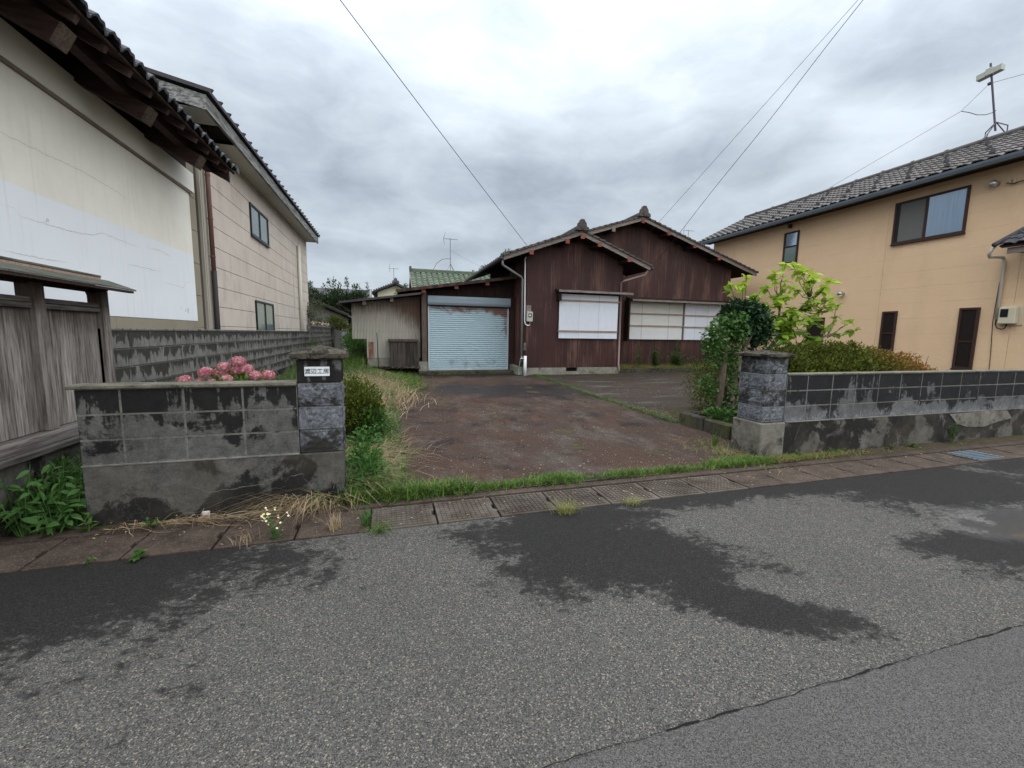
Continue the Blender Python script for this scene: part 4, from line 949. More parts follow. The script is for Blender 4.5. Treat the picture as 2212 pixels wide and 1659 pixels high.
part('fascia', MB().hexa([(-3.05,9.215,5.39),(-3.05,9.25,5.39),(-6.5,9.25,6.08),(-6.5,9.215,6.08),(-3.05,9.215,5.64),(-3.05,9.25,5.64),(-6.5,9.25,6.33),(-6.5,9.215,6.33)]), M['barge_grey'], h2)
part('roof', MB().hexa([(-2.93,9.15,5.66),(-2.93,22.1,5.86),(-6.5,22.1,6.57),(-6.5,9.15,6.37),(-2.93,9.15,5.72),(-2.93,22.1,5.92),(-6.5,22.1,6.63),(-6.5,9.15,6.43)]), M['roof_metal'], h2)
me = MB().hexa([(-.035,-.02,0),(-.035,.02,0),(-3.4,.02,.675),(-3.4,-.02,.675),(-.0,-.025,.055),(-.0,.025,.055),(-3.4,.025,.73),(-3.4,-.025,.73)]).mesh('roof_rib', M['roof_metal'])
for k in range(29): inst('roof_rib', me, (-2.90, 9.3+k*.455, 5.715+.0155*k*.455), h2)

# ================================================================== roofed wooden fence
fe = thing('wooden_fence', 'weathered grey board fence with its own little plank roof', 'fence', (-2.71,4.5,0))
part('base', MB().bbox(-2.84,-2.66,2.9,5.22,-.1,.50,.02), M['base_left'], fe)
part('sill_beam', MB().bbox(-2.80,-2.62,2.9,5.2,.545,.655,.02), M['fence_h'], fe)
part('sill_plank', MB().bbox(-2.70,-2.59,2.9,4.95,.50,.56,.012), M['fence_h'], fe)
for (a, c_) in ((3.30,3.41),(4.29,4.40),(5.12,5.22)): part('post', MB().bbox(-2.78,-2.655,a,c_,.655,1.86,.008), M['fence_post'], fe)
for (a, c_, n) in ((3.415,4.285,8),(4.405,5.115,7)):
    st = (c_-a)/n
    for k in range(n): part('board', MB().bbox(-2.735+U(-.004,.004),-2.712,a+k*st+.002,a+(k+1)*st-.003,.66,1.655,.003), M['fence'], fe)
    part('rail', MB().bbox(-2.74,-2.675,a,c_,1.648,1.690,.004), M['fence_h'], fe)
    part('rail', MB().bbox(-2.745,-2.682,a,c_,1.694,1.735,.004), M['fence_h'], fe)
part('plate_beam', MB().bbox(-2.76,-2.66,2.9,5.24,1.86,1.905,.006), M['dark_wood'], fe)
for (a, c_) in ((3.41,4.285),(4.40,5.115)): part('head_board', MB().box(-2.72,-2.70,a,c_,1.835,1.86), M['dark_wood'], fe)
part('gusset', MB().prism([(4.98,1.86),(5.115,1.86),(5.115,1.735),(5.02,1.735),(5.02,1.80)], 'x', -2.72, -2.70), M['dark_wood'], fe)
y = 2.9
while y < 5.3:
    y2 = min(y+U(.26,.36), 5.34)
    if y2 > 5.2: y2 = 5.34
    part('roof_plank', MB().hexa([(-2.475,y,1.878),(-2.475,y2-.004,1.878),(-2.70,y2-.004,1.962),(-2.70,y,1.962),(-2.475,y,1.893),(-2.475,y2-.004,1.893),(-2.70,y2-.004,1.977),(-2.70,y,1.977)]), M['fence_roof'], fe)
    part('roof_plank', MB().hexa([(-2.95,y,1.878),(-2.72,y,1.962),(-2.72,y2-.004,1.962),(-2.95,y2-.004,1.878),(-2.95,y,1.893),(-2.72,y,1.977),(-2.72,y2-.004,1.977),(-2.95,y2-.004,1.893)]), M['fence_roof'], fe)
    y = y2
part('ridge_plank', MB().bbox(-2.755,-2.655,2.9,5.14,1.985,2.005,.004), M['fence_roof'], fe)
part('ridge_board', MB().bbox(-2.675,-2.66,2.9,5.14,1.955,1.984,.003), M['batten'], fe)
part('eave_strip', MB().box(-2.52,-2.48,2.9,5.3,1.855,1.877), M['dark_wood'], fe)

# ================================================================== apricot house (right)
oh = thing('siding_house', 'two-storey apricot siding house with brown tiled roof on the right', 'house', (17,10,0))
part('wall', MB().box(15.02,20,4.2,17.0,0,5.95), M['joint'], oh)
ys = [4.2, 6.62, 9.65, 12.68, 15.71, 17.0]
z = .32; rows = []
while z < 5.9: rows.append((z, min(z+.455, 5.93))); z += .455
for i in range(5):
    for z0, z1 in rows: part('siding_panel', MB().bbox(15.0,15.02,ys[i]+.003,ys[i+1]-.003,z0+.0008,z1-.0008,.0015), M['siding_orange'], oh)
part('end_wall', MB().box(15.0,20,17.0,17.02,.3,5.93), M['siding_orange'], oh)
def wall_win(y0,y1,z0,z1, kind):
    X0 = 15.0; t = .055
    w_ = part('window', MB().box(14.945,15.0,y0,y1,z0,z0+t).box(14.945,15.0,y0,y1,z1-t,z1).box(14.945,15.0,y0,y0+t,z0+t,z1-t).box(14.945,15.0,y1-t,y1,z0+t,z1-t), M['frame_brown'], oh)
    part('sill', MB().box(14.92,15.0,y0-.01,y1+.01,z0-.04,z0), M['frame_brown'], w_)
    if kind == 'big':
        ym = y0+.92
        part('sash', MB().box(14.955,14.99,ym-.03,ym+.03,z0+t,z1-t), M['frame_brown'], w_)
        part('curtain', MB().box(14.985,14.995,y0+t,ym-.03,z0+t,z1-t), M['curtain'], w_)
        part('pane', MB().box(14.972,14.976,y0+t,ym-.03,z0+t,z1-t), M['pane'], w_)
        part('insect_screen', MB().box(14.975,14.985,ym+.03,y1-t,z0+t,z1-t), M['screen_grey'], w_)
        part('sash', MB().box(14.96,14.99,y1-t-.08,y1-t,z0+t,z1-t), M['frame_black'], w_)
    elif kind == 'small':
        zm = z0+.62*(z1-z0)-.1
        part('sash', MB().box(14.955,14.99,y0+t,y1-t,zm-.025,zm+.025), M['frame_brown'], w_)
        part('curtain', MB().box(14.985,14.995,y0+t,y1-t,zm+.025,z1-t), M['curtain'], w_)
        part('pane', MB().box(14.972,14.976,y0+t,y1-t,zm+.025,z1-t), M['pane'], w_)
        part('pane', MB().box(14.975,14.985,y0+t,y1-t,z0+t,zm-.025), M['glass_green'], w_)
    else:
        zm = z0+.45*(z1-z0)
        part('crossbar', MB().box(14.958,14.99,y0+t,y1-t,zm-.02,zm+.02), M['frame_brown'], w_)
        part('pane', MB().box(14.975,14.985,y0+t,y1-t,z0+t,zm-.02), M['screen_dark'], w_)
        part('pane', MB().box(14.975,14.985,y0+t,y1-t,zm+.02,z1-t), M['screen_dark'], w_)
def f_pane():
    m_ = bpy.data.materials.new('window_glass'); m_.use_nodes = True; g = G(m_.node_tree)
    fr = g.N('Fresnel', {'IOR': 1.5}); fr = g.m('ADD', fr, .06)
    s_ = g.N('MixShader', {0: fr, 1: g.N('BsdfTransparent', {'Color': (.92,.96,1.)}), 2: g.N('BsdfGlossy', {'Color': (.9,.95,1.), 'Roughness': .03})})
    g.N('OutputMaterial', {'Surface': s_}); return m_
M['pane'] = f_pane()
wall_win(7.76, 9.48, 4.40, 5.62, 'big')
wall_win(12.62, 13.23, 4.37, 5.55, 'small')
wall_win(9.10, 9.50, 1.15, 2.37, 'low'); wall_win(7.22, 7.63, .74, 2.38, 'low'); wall_win(11.33, 11.95, 1.0, 2.25, 'low')
part('eave_soffit', MB().box(14.5,15.0,3.9,17.3,5.90,5.93), M['dark_wood'], oh)
part('fascia', MB().box(14.47,14.50,3.9,17.3,5.83,5.99), M['frame_brown'], oh)
gp = MB().prism([(14.34,5.90),(14.36,5.83),(14.44,5.83),(14.465,5.90),(14.465,5.96),(14.455,5.96),(14.44,5.90),(14.43,5.85),(14.37,5.85),(14.352,5.90),(14.352,5.955),(14.34,5.96)], 'y', 3.85, 17.35)
part('eave_gutter', gp, M['gutter_blue'], oh)
part('roof_board', MB().hexa([(14.42,3.8,5.95),(17.15,3.8,7.31),(17.15,17.4,7.31),(14.42,17.4,5.95),(14.42,3.8,6.0),(17.15,3.8,7.36),(17.15,17.4,7.36),(14.42,17.4,6.0)]), M['dark_wood'], oh)
part('roof_board', MB().hexa([(17.15,3.8,7.31),(20.5,3.8,5.7),(20.5,17.4,5.7),(17.15,17.4,7.31),(17.15,3.8,7.36),(20.5,3.8,5.75),(20.5,17.4,5.75),(17.15,17.4,7.36)]), M['tile_brown'], oh)
up = Vector((2.73,0,1.36)).normalized()
me = pantile(.30, .235, M['tile_brown'], .028, .022, 8)
many('roof_tile', me, slope_mats(Vector((14.38,17.4,5.995)), (0,-1,0), up, 45, 13, .30, .235), oh, 300)
sg = MB().prism([(-.07,0),(.07,0),(.055,.06),(.02,.085),(-.02,.085),(-.055,.06)], 'x', -.02, .02).mesh('snow_guard', M['tile_black'])
for k in range(13):
    for j, off in ((.35,0),(1.2,.45),(2.1,0)):
        p = Vector((14.42,4.6+k*.9+off,6.06))+up*j
        o = inst('snow_guard', sg, p, oh)
rb = MB().tube([(17.15,3.75,7.40),(17.15,17.45,7.40)], .085, 10)
part('ridge', rb, M['tile_brown'], oh, smooth=True)
me = MB().tube([(0,-.03,0),(0,.03,0)], .105, 10).mesh('ridge_joint', M['tile_brown'])
for k in range(15): inst('ridge_joint', me, (17.15, 4.2+k*.9, 7.405), oh)
def vent(y, z, s_=1):
    v_ = part('wall_vent', MB().tube([(15.0,y,z),(14.86,y,z)], .085*s_, 12), M['steel'], oh, smooth=True)
    part('hood', MB().tube([(14.90,y,z+.01),(14.83,y,z-.03)], [.1*s_,.07*s_], 12), M['steel'], v_, smooth=True)
vent(7.27, 5.48, .9); vent(10.81, 3.03, .9)
part('wall_lamp', MB().bbox(14.88,15.0,12.95,13.05,5.70,5.84,.01), M['frame_brown'], oh)
cb = part('cable_bracket', MB().bbox(14.93,15.0,6.9,6.93,5.38,5.52,.004).bbox(14.93,15.0,6.98,7.0,5.38,5.5,.004), M['meter_cream'], oh)
part('cable', MB().tube([(14.94,7.05,5.43),(14.93,6.92,5.38),(14.94,6.3,5.45),(14.94,4.3,5.5)], .012, 6), M['wire'], oh)
# small tiled hood over a side door
pr = part('porch_roof', MB().hexa([(14.2,4.2,3.72),(14.2,6.62,3.72),(15.0,6.35,4.22),(15.0,4.2,4.22),(14.2,4.2,3.78),(14.2,6.68,3.78),(15.0,6.38,4.28),(15.0,4.2,4.28)]), M['dark_wood'], oh)
up2 = Vector((.8,0,.5)).normalized(); me = pantile(.27,.235,M['tile_black'],.028,.02,8)
many('roof_tile', me, slope_mats(Vector((14.14,6.62,3.80)), (0,-1,0), up2, 9, 4, .27, .235), pr, 40)
part('verge_roll', MB().tube([(14.10,6.72,3.80),(14.98,6.42,4.36)], .055, 8), M['tile_black'], pr, smooth=True)
part('porch_fascia', MB().box(14.26,14.30,4.2,6.55,3.58,3.72), M['trim_brown'], pr)
part('porch_soffit', MB().box(14.30,15.0,4.2,6.5,3.62,3.66), M['trim_brown'], pr)
part('drainpipe', MB().tube([(14.2,6.75,3.78),(14.25,6.86,3.62),(14.35,6.88,3.56),(14.9,6.90,3.60),(14.94,6.88,3.52),(14.94,6.87,2.05)], .034, 8), M['pvc_cream'], oh, smooth=True)
part('thin_cable', MB().tube([(14.98,6.93,3.0),(14.98,6.95,2.0),(14.98,6.9,1.2),(14.98,6.88,.6)], .007, 5), M['wire'], oh)
em = thing('electric_meter', 'cream electric meter box with black window on the apricot wall', 'electric meter', (14.9,6.63,1.9))
part('case', MB().bbox(14.82,14.97,6.49,6.80,1.93,2.35,.02), M['meter_cream'], em)
part('back_plate', MB().box(14.97,15.0,6.42,6.82,1.9,2.38), M['meter_cream'], em)
part('window', MB().box(14.812,14.819,6.62,6.76,2.10,2.30), M['black'], em)
part('cable', MB().tube([(14.94,6.87,2.06),(14.93,6.87,1.92),(14.92,6.82,1.83),(14.92,6.74,1.80),(14.92,6.68,1.83),(14.92,6.66,1.93)], .014, 7), M['wire'], em, smooth=True)

# ================================================================== houses far behind
gh = thing('tiled_house', 'house with green tiled roof behind the garage', 'house', (4,24,.4))
part('wall', MB().prism([(22.3,.3),(26.2,.3),(26.2,3.55),(24.25,4.65),(22.3,3.55)][::-1], 'x', 1.62, 9), M['grey_wall'], gh)
part('roof_board', MB().hexa([(1.28,21.8,3.45),(9,21.8,3.45),(9,24.25,4.75),(1.28,24.25,4.75),(1.28,21.8,3.51),(9,21.8,3.51),(9,24.25,4.81),(1.28,24.25,4.81)]), M['dark_wood'], gh)
part('roof_board', MB().hexa([(1.28,24.25,4.75),(9,24.25,4.75),(9,26.7,3.45),(1.28,26.7,3.45),(1.28,24.25,4.81),(9,24.25,4.81),(9,26.7,3.51),(1.28,26.7,3.51)]), M['tile_green'], gh)
up = Vector((0,2.45,1.3)).normalized(); me = pantile(.30,.25,M['tile_green'],.03,.028,8)
many('roof_tile', me, slope_mats(Vector((1.28,21.77,3.52)), (1,0,0), up, 20, 11, .30, .25), gh, 220)
part('bargeboard', MB().hexa([(1.24,21.78,3.38),(1.28,21.78,3.38),(1.28,24.25,4.70),(1.24,24.25,4.70),(1.24,21.78,3.56),(1.28,21.78,3.56),(1.28,24.25,4.88),(1.24,24.25,4.88)]), M['barge'], gh)
part('ridge', MB().box(1.3,9,24.17,24.33,4.81,4.93).tube([(1.3,24.25,4.95),(9,24.25,4.95)], .07, 8), M['tile_green'], gh)
part('ridge_end', MB().bbox(1.24,1.36,24.12,24.38,4.80,5.12,.03), M['tile_black'], gh)
def yagi(p, hgt, L_, side, sm, legs=True, big=1.):
    """mast with a pointed director boom"""
    a = thing(*sm[:3], p)
    x, y, z = p
    part('mast', MB().tube([(x,y,z),(x,y,z+hgt)], .022*big, 6), M['mast'], a)
    top = z+hgt-.04
    part('boom', MB().tube([(x-L_*.62,y,top),(x+L_*.68,y,top-.0)], .016*big, 5), M['mast'], a)
    e = MB()
    for k in range(9):
        xx = x-L_*.45+k*L_*.13; e.tube([(xx,y-.10,top+.015),(xx,y+.10,top+.015)], .006*big, 4)
    e.tube([(x-L_*.62,y,top),(x-L_*.50,y-.05,top+.24*big),(x-L_*.42,y-.05,top+.34*big)], .012*big, 4).tube([(x-L_*.62,y,top),(x-L_*.52,y+.05,top-.22*big),(x-L_*.48,y+.05,top-.30*big)], .012*big, 4)
    part('elements', e, M['mast'], a)
    if legs:
        for dx, dy in ((-.22,-.2),(.22,-.2),(.25,.2),(-.2,.2)): part('leg', MB().tube([(x,y,z+.42),(x+dx,y+dy,z-.06)], .014*big, 4), M['mast'], a)
    return a
yg = yagi((3.50,24.25,4.98), 1.78, .62, 1, ('antenna','tall spiky TV antenna standing on the green roof','antenna'))
part('cable', MB().tube([(3.5,24.2,5.7),(3.42,24.2,5.62),(3.3,24.1,5.62),(3.0,24.0,5.55),(2.7,23.9,5.3),(2.5,23.8,4.95)], .012, 5), M['wire'], yg)
part('guy_wire', MB().tube([(3.5,24.25,6.1),(5.9,24.25,5.0)], .004, 4), M['wire'], yg)
yh = thing('yellow_house', 'pale yellow gabled house with ornate dark ridge far behind the shed', 'house', (.6,35,.4))
zy = lambda x: 5.12-.42*abs(x-.70)
part('wall', MB().prism([(-.62,.3),(2.0,.3),(2.0,zy(2.0)-.05),(.7,zy(.7)-.05),(-.62,zy(-.62)-.05)], 'y', 34, 40), M['yellow_wall'], yh)
for xe in (-.98, 2.38):
    part('roof_slope', MB().hexa([(.7,33.5,zy(.7)),(xe,33.5,zy(xe)),(xe,40,zy(xe)),(.7,40,zy(.7)),(.7,33.5,zy(.7)+.15),(xe,33.5,zy(xe)+.12),(xe,40,zy(xe)+.12),(.7,40,zy(.7)+.15)]), M['tile_black'], yh)
part('ridge_ornament', MB().prism([(.42,5.2),(.98,5.2),(.93,5.36),(.83,5.38),(.80,5.50),(.72,5.58),(.68,5.58),(.60,5.50),(.57,5.38),(.47,5.36)], 'y', 33.4, 33.6), M['tile_black'], yh)
me = MB().tube([(0,0,0),(0,.3,0)], .07, 6).mesh('ridge_tile', M['tile_black'])
for k in range(10): inst('ridge_tile', me, (-.85+k*.17, 33.38, zy(-.85+k*.17)+.13), yh)
part('gutter_end', MB().tube([(-1.0,33.45,4.5),(-.98,33.5,4.3),(-.74,33.9,4.15),(-.72,33.95,3.3)], .04, 6), M['pvc_dark'], yh)
yagi((.58,33.8,5.35), .98, .55, 1, ('antenna','small spiky TV antenna above the pale yellow house','antenna'), False)
yagi((23.83,30,6.0), 4.15, .8, 1, ('antenna','spiky TV antenna peeking over the set-back brown roof','antenna'), False)
dh = thing('dark_roof_house', 'long house with dark greenish roof behind the evergreen', 'house', (-4,36,0))
part('wall', MB().box(-9,-1.6,35,39,0,3.9), M['grey_wall'], dh)
part('roof', MB().hexa([(-9.5,34,3.5),(-1.15,34,3.5),(-1.3,37,4.82),(-9.5,37,4.82),(-9.5,34,3.6),(-1.15,34,3.6),(-1.3,37,4.92),(-9.5,37,4.92)]), M['roof_metal'], dh)
part('gable_board', MB().hexa([(-1.2,33.98,3.45),(-1.12,33.98,3.45),(-1.12,37.02,4.8),(-1.2,37.02,4.8),(-1.2,33.98,3.7),(-1.12,33.98,3.7),(-1.12,37.02,5.0),(-1.2,37.02,5.0)]), M['barge'], dh)
sh2 = thing('low_house', 'low pale house with grey roof half hidden by shrubs past the block wall', 'house', (-4,25,0))
part('wall', MB().prism([(-7,0),(-2.35,0),(-2.35,2.35),(-4.6,3.3),(-7,2.4)], 'y', 24.4, 29), M['grey_wall'], sh2)
for xe, ze in ((-1.95, 2.28), (-7.4, 2.2)):
    part('roof', MB().hexa([(-4.6,23.9,3.42),(xe,23.9,ze),(xe,29,ze),(-4.6,29,3.42),(-4.6,23.9,3.52),(xe,23.9,ze+.10),(xe,29,ze+.10),(-4.6,29,3.52)]), M['tile_old'], sh2)
    for k in range(3): part('roof_step', MB().hexa([(-4.6,23.85,3.50+.03*k),(xe,23.85,ze+.08+.03*k),(xe,23.95+.3*k,ze+.08+.03*k),(-4.6,23.95+.3*k,3.50+.03*k),(-4.6,23.85,3.53+.03*k),(xe,23.85,ze+.11+.03*k),(xe,23.95+.3*k,ze+.11+.03*k),(-4.6,23.95+.3*k,3.53+.03*k)]), M['tile_old'], sh2)
wq = part('window', MB().box(-4.1,-3.5,24.34,24.39,1.3,2.0), M['frame_black'], sh2)
part('pane', MB().box(-4.05,-3.55,24.32,24.338,1.35,1.95), M['glass_green'], wq)

# ================================================================== cables and the big antenna
def cable(name, label, a, b_, sag, r_=.008, wob=0, n=26):
    pts = []
    a = Vector(a); b_ = Vector(b_)
    for i in range(n+1):
        t = i/n; p = a.lerp(b_, t); p.z -= sag*4*t*(1-t); p.x += wob*math.sin(t*26)*.5; pts.append(p)
    o = part(name, MB().tube(pts, r_, 5), M['wire'], None); tag(o, label, 'cable'); return o
p0 = Vector((4.15,12.33,4.07)); p1 = Vector((-.48,7,6.2))
cable('power_cable', 'single cable slanting up left from the front brown gable', p0, p0+(p1-p0)*2.4, .10, .0065)
for (q0, r_, wob, lb) in (((8.5,12.30,3.86),.0065,.03,'twisted cable dropping to the front house right eave, lower of the right pair'),((7.62,12.30,4.16),.0045,0,'thin straight cable of the right pair, upper one')):
    q0 = Vector(q0); q1 = Vector((9.30 if wob else 9.24,7,8.32)); cable('power_cable', lb, q0, q0+(q1-q0)*2.2, .12 if wob else .04, r_, wob, 60)
an = thing('antenna', 'flat ivory panel antenna on a dark mast atop the brown tiled roof', 'antenna', (17.2,8.53,7.5))
part('mast', MB().tube([(17.2,8.53,7.62),(17.2,8.85,9.62)], .026, 8), M['mast_dark'], an)
part('panel', MB().hexa([(17.12,8.56,9.30),(17.12,9.10,9.25),(17.30,9.10,9.25),(17.30,8.56,9.30),(17.12,8.56,9.45),(17.12,9.10,9.40),(17.30,9.10,9.40),(17.30,8.56,9.45)]), M['antenna_box'], an)
part('clamp', MB().bbox(17.10,17.22,8.73,8.90,9.27,9.47,.01), M['antenna_box'], an)
part('bracket', MB().tube([(17.2,8.80,9.02),(17.2,8.815,9.07)], .05, 8), M['mast_dark'], an)
for pt in ((17.15,8.72,7.46),(16.9,8.55,7.30),(17.4,8.40,7.35),(17.15,8.25,7.46)):
    part('leg', MB().tube([(17.2,8.54,7.86),(pt[0],pt[1],pt[2]+.18),pt], .016, 6), M['mast_dark'], an)
part('guy_wire', MB().tube([(17.2,8.81,9.05),(17.2,9.40,8.56),(17.2,13.5,7.5)], .006, 4), M['wire'], an)
part('guy_wire', MB().tube([(17.2,8.81,9.05),(17.2,8.0,8.9),(17.2,6.0,8.2),(17.2,4.5,7.5)], .006, 4), M['wire'], an)
part('cable', MB().tube([(17.2,9.40,8.56),(17.2,9.2,8.43),(17.2,9.0,8.27),(17.2,8.8,8.18),(17.2,8.65,8.17),(17.2,8.58,8.2)], .010, 5), M['wire'], an)

# ================================================================== vegetation
def leaf_mesh(name, mt, l=1., w_=.42, fold=.12, droop=.15):
    st = [(0,0),(.2,.72),(.45,1.),(.72,.72),(1,0)]
    vs = []; 
    for t, k in st:
        z_ = -droop*t*t*l
        vs += [(-w_/2*k*l, t*l, z_+fold*k*l*.5), (0, t*l, z_), (w_/2*k*l, t*l, z_+fold*k*l*.5)]
    fs = []
    for i in range(4):
        for j in (0,1): fs.append((3*i+j, 3*i+j+1, 3*i+j+4, 3*i+j+3))
    b = MB(); b.add(vs, fs); return b.mesh(name, mt, smooth=True)
def rnd_dir(): 
    z_ = U(-1,1); a = U(0,2*math.pi); r_ = math.sqrt(1-z_*z_); return Vector((r_*math.cos(a), r_*math.sin(a), z_))
def add_leaf(b, p, d_, n_, l, w_):
    d_ = d_.normalized(); s_ = d_.cross(n_)
    if s_.length < .05: s_ = d_.cross(Vector((.3,.5,.8)))
    s_.normalize(); u_ = s_.cross(d_)
    m_ = p+d_*l*.5-u_*l*.04
    b.add([p, m_+s_*w_/2+u_*l*.07, p+d_*l-u_*l*.1, m_-s_*w_/2+u_*l*.07], [(0,1,2,3)])
def foliage(name, blobs, n, l, w_, mt, parent, shell=.45, upb=.5, kind=None, jit=.25, ztop=None):
    b = MB(); wts = [r[3]*r[4]*r[5] for r in blobs]
    for _ in range(n):
        bl = random.choices(blobs, wts)[0]; d_ = rnd_dir()
        rr = random.random()**shell*(1+U(-jit,jit)*.5)
        p = Vector((bl[0]+d_.x*bl[3]*rr, bl[1]+d_.y*bl[4]*rr, bl[2]+d_.z*bl[5]*rr))
        dd = (d_+rnd_dir()*.8+Vector((0,0,upb))).normalized(); s_ = U(.7,1.3)
        add_leaf(b, p, dd, (d_*.5+Vector((0,0,1))+rnd_dir()*.6), l*s_, w_*s_)
    return part(name, b, mt, parent, kind=kind)
def blade(b, x, y, z, h, az, lean, w_, segs=4, curl=1.6):
    ca, sa = math.cos(az), math.sin(az); vs = []
    for i in range(segs+1):
        t = i/segs; r_ = lean*h*t**curl; zz = h*t*(1-.45*lean*t) if lean < 1.6 else h*(.55*math.sin(min(1,t*1.15)*math.pi*.8))
        ww = w_*(1-t)**.7
        cx, cy = x+ca*r_, y+sa*r_
        vs += [(cx+sa*ww, cy-ca*ww, z+zz), (cx-sa*ww, cy+ca*ww, z+zz)]
    b.add(vs, [(2*i, 2*i+1, 2*i+3, 2*i+2) for i in range(segs)])
def strip(name, pts, n, h, w_, mt, lean=(.2,.8), az=None, zf=gz, spread=.1, kind='stuff', parent=None, clump=0):
    b = MB()
    cl_ = [random.random() for _ in range(clump)]
    for _ in range(n):
        t = random.random() if not clump else min(1, max(0, random.choice(cl_)+random.gauss(0,.01)))
        k = min(int(t*(len(pts)-1)), len(pts)-2); f = t*(len(pts)-1)-k
        x = pts[k][0]*(1-f)+pts[k+1][0]*f+random.gauss(0,spread*.5)*1; y = pts[k][1]*(1-f)+pts[k+1][1]*f+random.gauss(0,spread*.5)
        a = U(0,2*math.pi) if az is None else random.gauss(az[0], az[1])
        blade(b, x, y, zf(x,y)-.01, h*U(.5,1.25), a, U(*lean), w_*U(.7,1.3))
    return part(name, b, mt, parent, kind=kind)
ACC = {}
def patch(name, poly_fn, n, h, w_, mt, lean=(.4,1.2), az=None, zf=gz, kind='stuff'):
    b = ACC.setdefault((name, mt.name), [MB(), mt])[0]
    for _ in range(n):
        x, y = poly_fn()
        if ((x+.48)/.36)**2+((y-6.3)/.5)**2 < 1 or ((x+.35)/.3)**2+((y-5.9)/.6)**2 < 1: continue
        a = U(0,2*math.pi) if az is None else random.gauss(*az)
        hh = h(x,y) if callable(h) else h
        blade(b, x, y, zf(x,y)-.01, hh*U(.5,1.25), a, U(*lean), w_*U(.7,1.3))
# --- bright grass along the driveway mouth
edge = [(-.50,3.74),(0,3.84),(.6,3.86),(1.2,3.87),(1.7,3.86),(2.3,3.86),(3.0,3.85),(3.7,3.9),(4.4,3.88)]
def kerbpt():
    x = U(-.45,4.45); d_ = .5+.5*math.sin(x*2.1+1)*math.cos(x*5.3)
    return x, 3.80+random.gauss(0,.035+.02*d_)
patch('kerb_grass', kerbpt, 5200, lambda x,y: .075+.05*max(0,1-abs(x)/1.1)+.035*max(0,1-abs(x-1.7)/.35)+.03*math.sin(x*7)*math.sin(x*2.3), .0045, M['grass'], (.3,1.1))
patch('kerb_grass', lambda: (U(-.40,.75), random.gauss(3.80,.06)), 1100, .16, .0065, M['grass'], (.4,1.1))
patch('kerb_grass', lambda: (random.gauss(1.62,.16), random.gauss(3.87,.05)), 500, .085, .0045, M['grass'], (.5,1.2))
# --- long grass down the left of the driveway
def lpt():
    y = 3.95+9.4*random.random()**1.35; w_ = .10+.035*(y-4)
    x = -.06+.045*max(0,y-6.5)-abs(random.gauss(0,.38))+.03*math.sin(y*3)
    return x, y
patch('long_grass', lpt, 8500, lambda x,y: .24+.08*math.sin(y*2.3+x*2), .0060, M['grass_mix'], (.7,1.5))
def dpt():
    while True:
        x, y = lpt()
        if math.sin(y*1.7+.6)+math.sin(y*4.1+x*3) > -.1: return x, y
patch('dry_grass', dpt, 3000, .21, .0040, M['grass_dry'], (1.1,1.9), (0.15,.75))
patch('dry_grass', lambda: (random.gauss(-.35,.42), random.gauss(9.6,1.1)), 3000, .30, .006, M['grass_dry'], (.9,1.7), (0.6,1.2))
patch('dry_grass', lambda: (random.gauss(-.15,.22), random.gauss(5.0,.5)), 300, .24, .003, M['grass_dry'], (1.1,1.9), (0.1,.5))
patch('long_grass', lambda: (min(.15,random.gauss(-.12,.16)), U(4.0,11)), 4200, .19, .0058, M['grass_mix'], (.5,1.4))
patch('long_grass', lambda: (U(-2.6,-.2), U(6.0,14.2)), 9000, .22, .004, M['grass_mix'], (.4,1.3))
patch('fresh_grass', lambda: (random.gauss(.35,.25), random.gauss(11.5,.9)), 3800, .24, .004, M['grass'], (.4,1.3))
patch('fresh_grass', lambda: (U(-2.6,-.7), U(13,20)), 5000, .42, .007, M['grass'], (.3,1.0), zf=lambda x,y:.4)
patch('long_grass', lambda: (U(-2.5,-.5), U(4.1,6.5)), 2600, .32, .005, M['grass_mix'], (.4,1.2))
# --- weeds in the joint between the pavings, sparse dry stems over the yard
patch('joint_weeds', lambda: (4.62+random.gauss(0,.05), U(5.9,12.9) if random.random() < .3 else 5.9+7*abs(math.sin(random.randint(0,40)*1.7))+random.gauss(0,.09)), 3200, .085, .004, M['grass_mix'], (.3,1.4))
patch('joint_weeds', lambda: (4.7+abs(random.gauss(0,.22)), random.gauss(6.4,.6)), 700, .07, .003, M['grass_yel'], (.8,1.9))
patch('yard_stalks', lambda: (U(4.8,10), U(6.5,12.8)), 500, .09, .002, M['grass_dry'], (1.2,1.9))
patch('wall_foot_weeds', lambda: (U(4.3,7.9), 12.93+random.gauss(0,.05)), 900, .07, .004, M['grass_yel'], (.4,1.3))
patch('wall_foot_weeds', lambda: (U(1.2,4.3), 13.6+random.gauss(0,.03)), 900, .05, .004, M['grass_yel'], (.5,1.3))
patch('planter_weeds', lambda: (U(7.95,13.2), U(13.22,14.3)), 4200, .2, .004, M['grass_yel'], (.4,1.3), zf=lambda x,y:.31)
# --- right pier foot
patch('pier_foot_weeds', lambda: (4.35+abs(random.gauss(0,.75)), 3.86+random.gauss(0,.05)), 1500, .075, .0028, M['grass_yel'], (.7,1.8))
patch('pier_foot_weeds', lambda: (random.gauss(4.15,.18), random.gauss(4.25,.35)), 700, .09, .003, M['grass_yel'], (.6,1.6))
patch('kerb_grass', lambda: (random.gauss(4.0,.25), random.gauss(3.88,.05)), 700, .10, .0045, M['grass'], (.5,1.2))
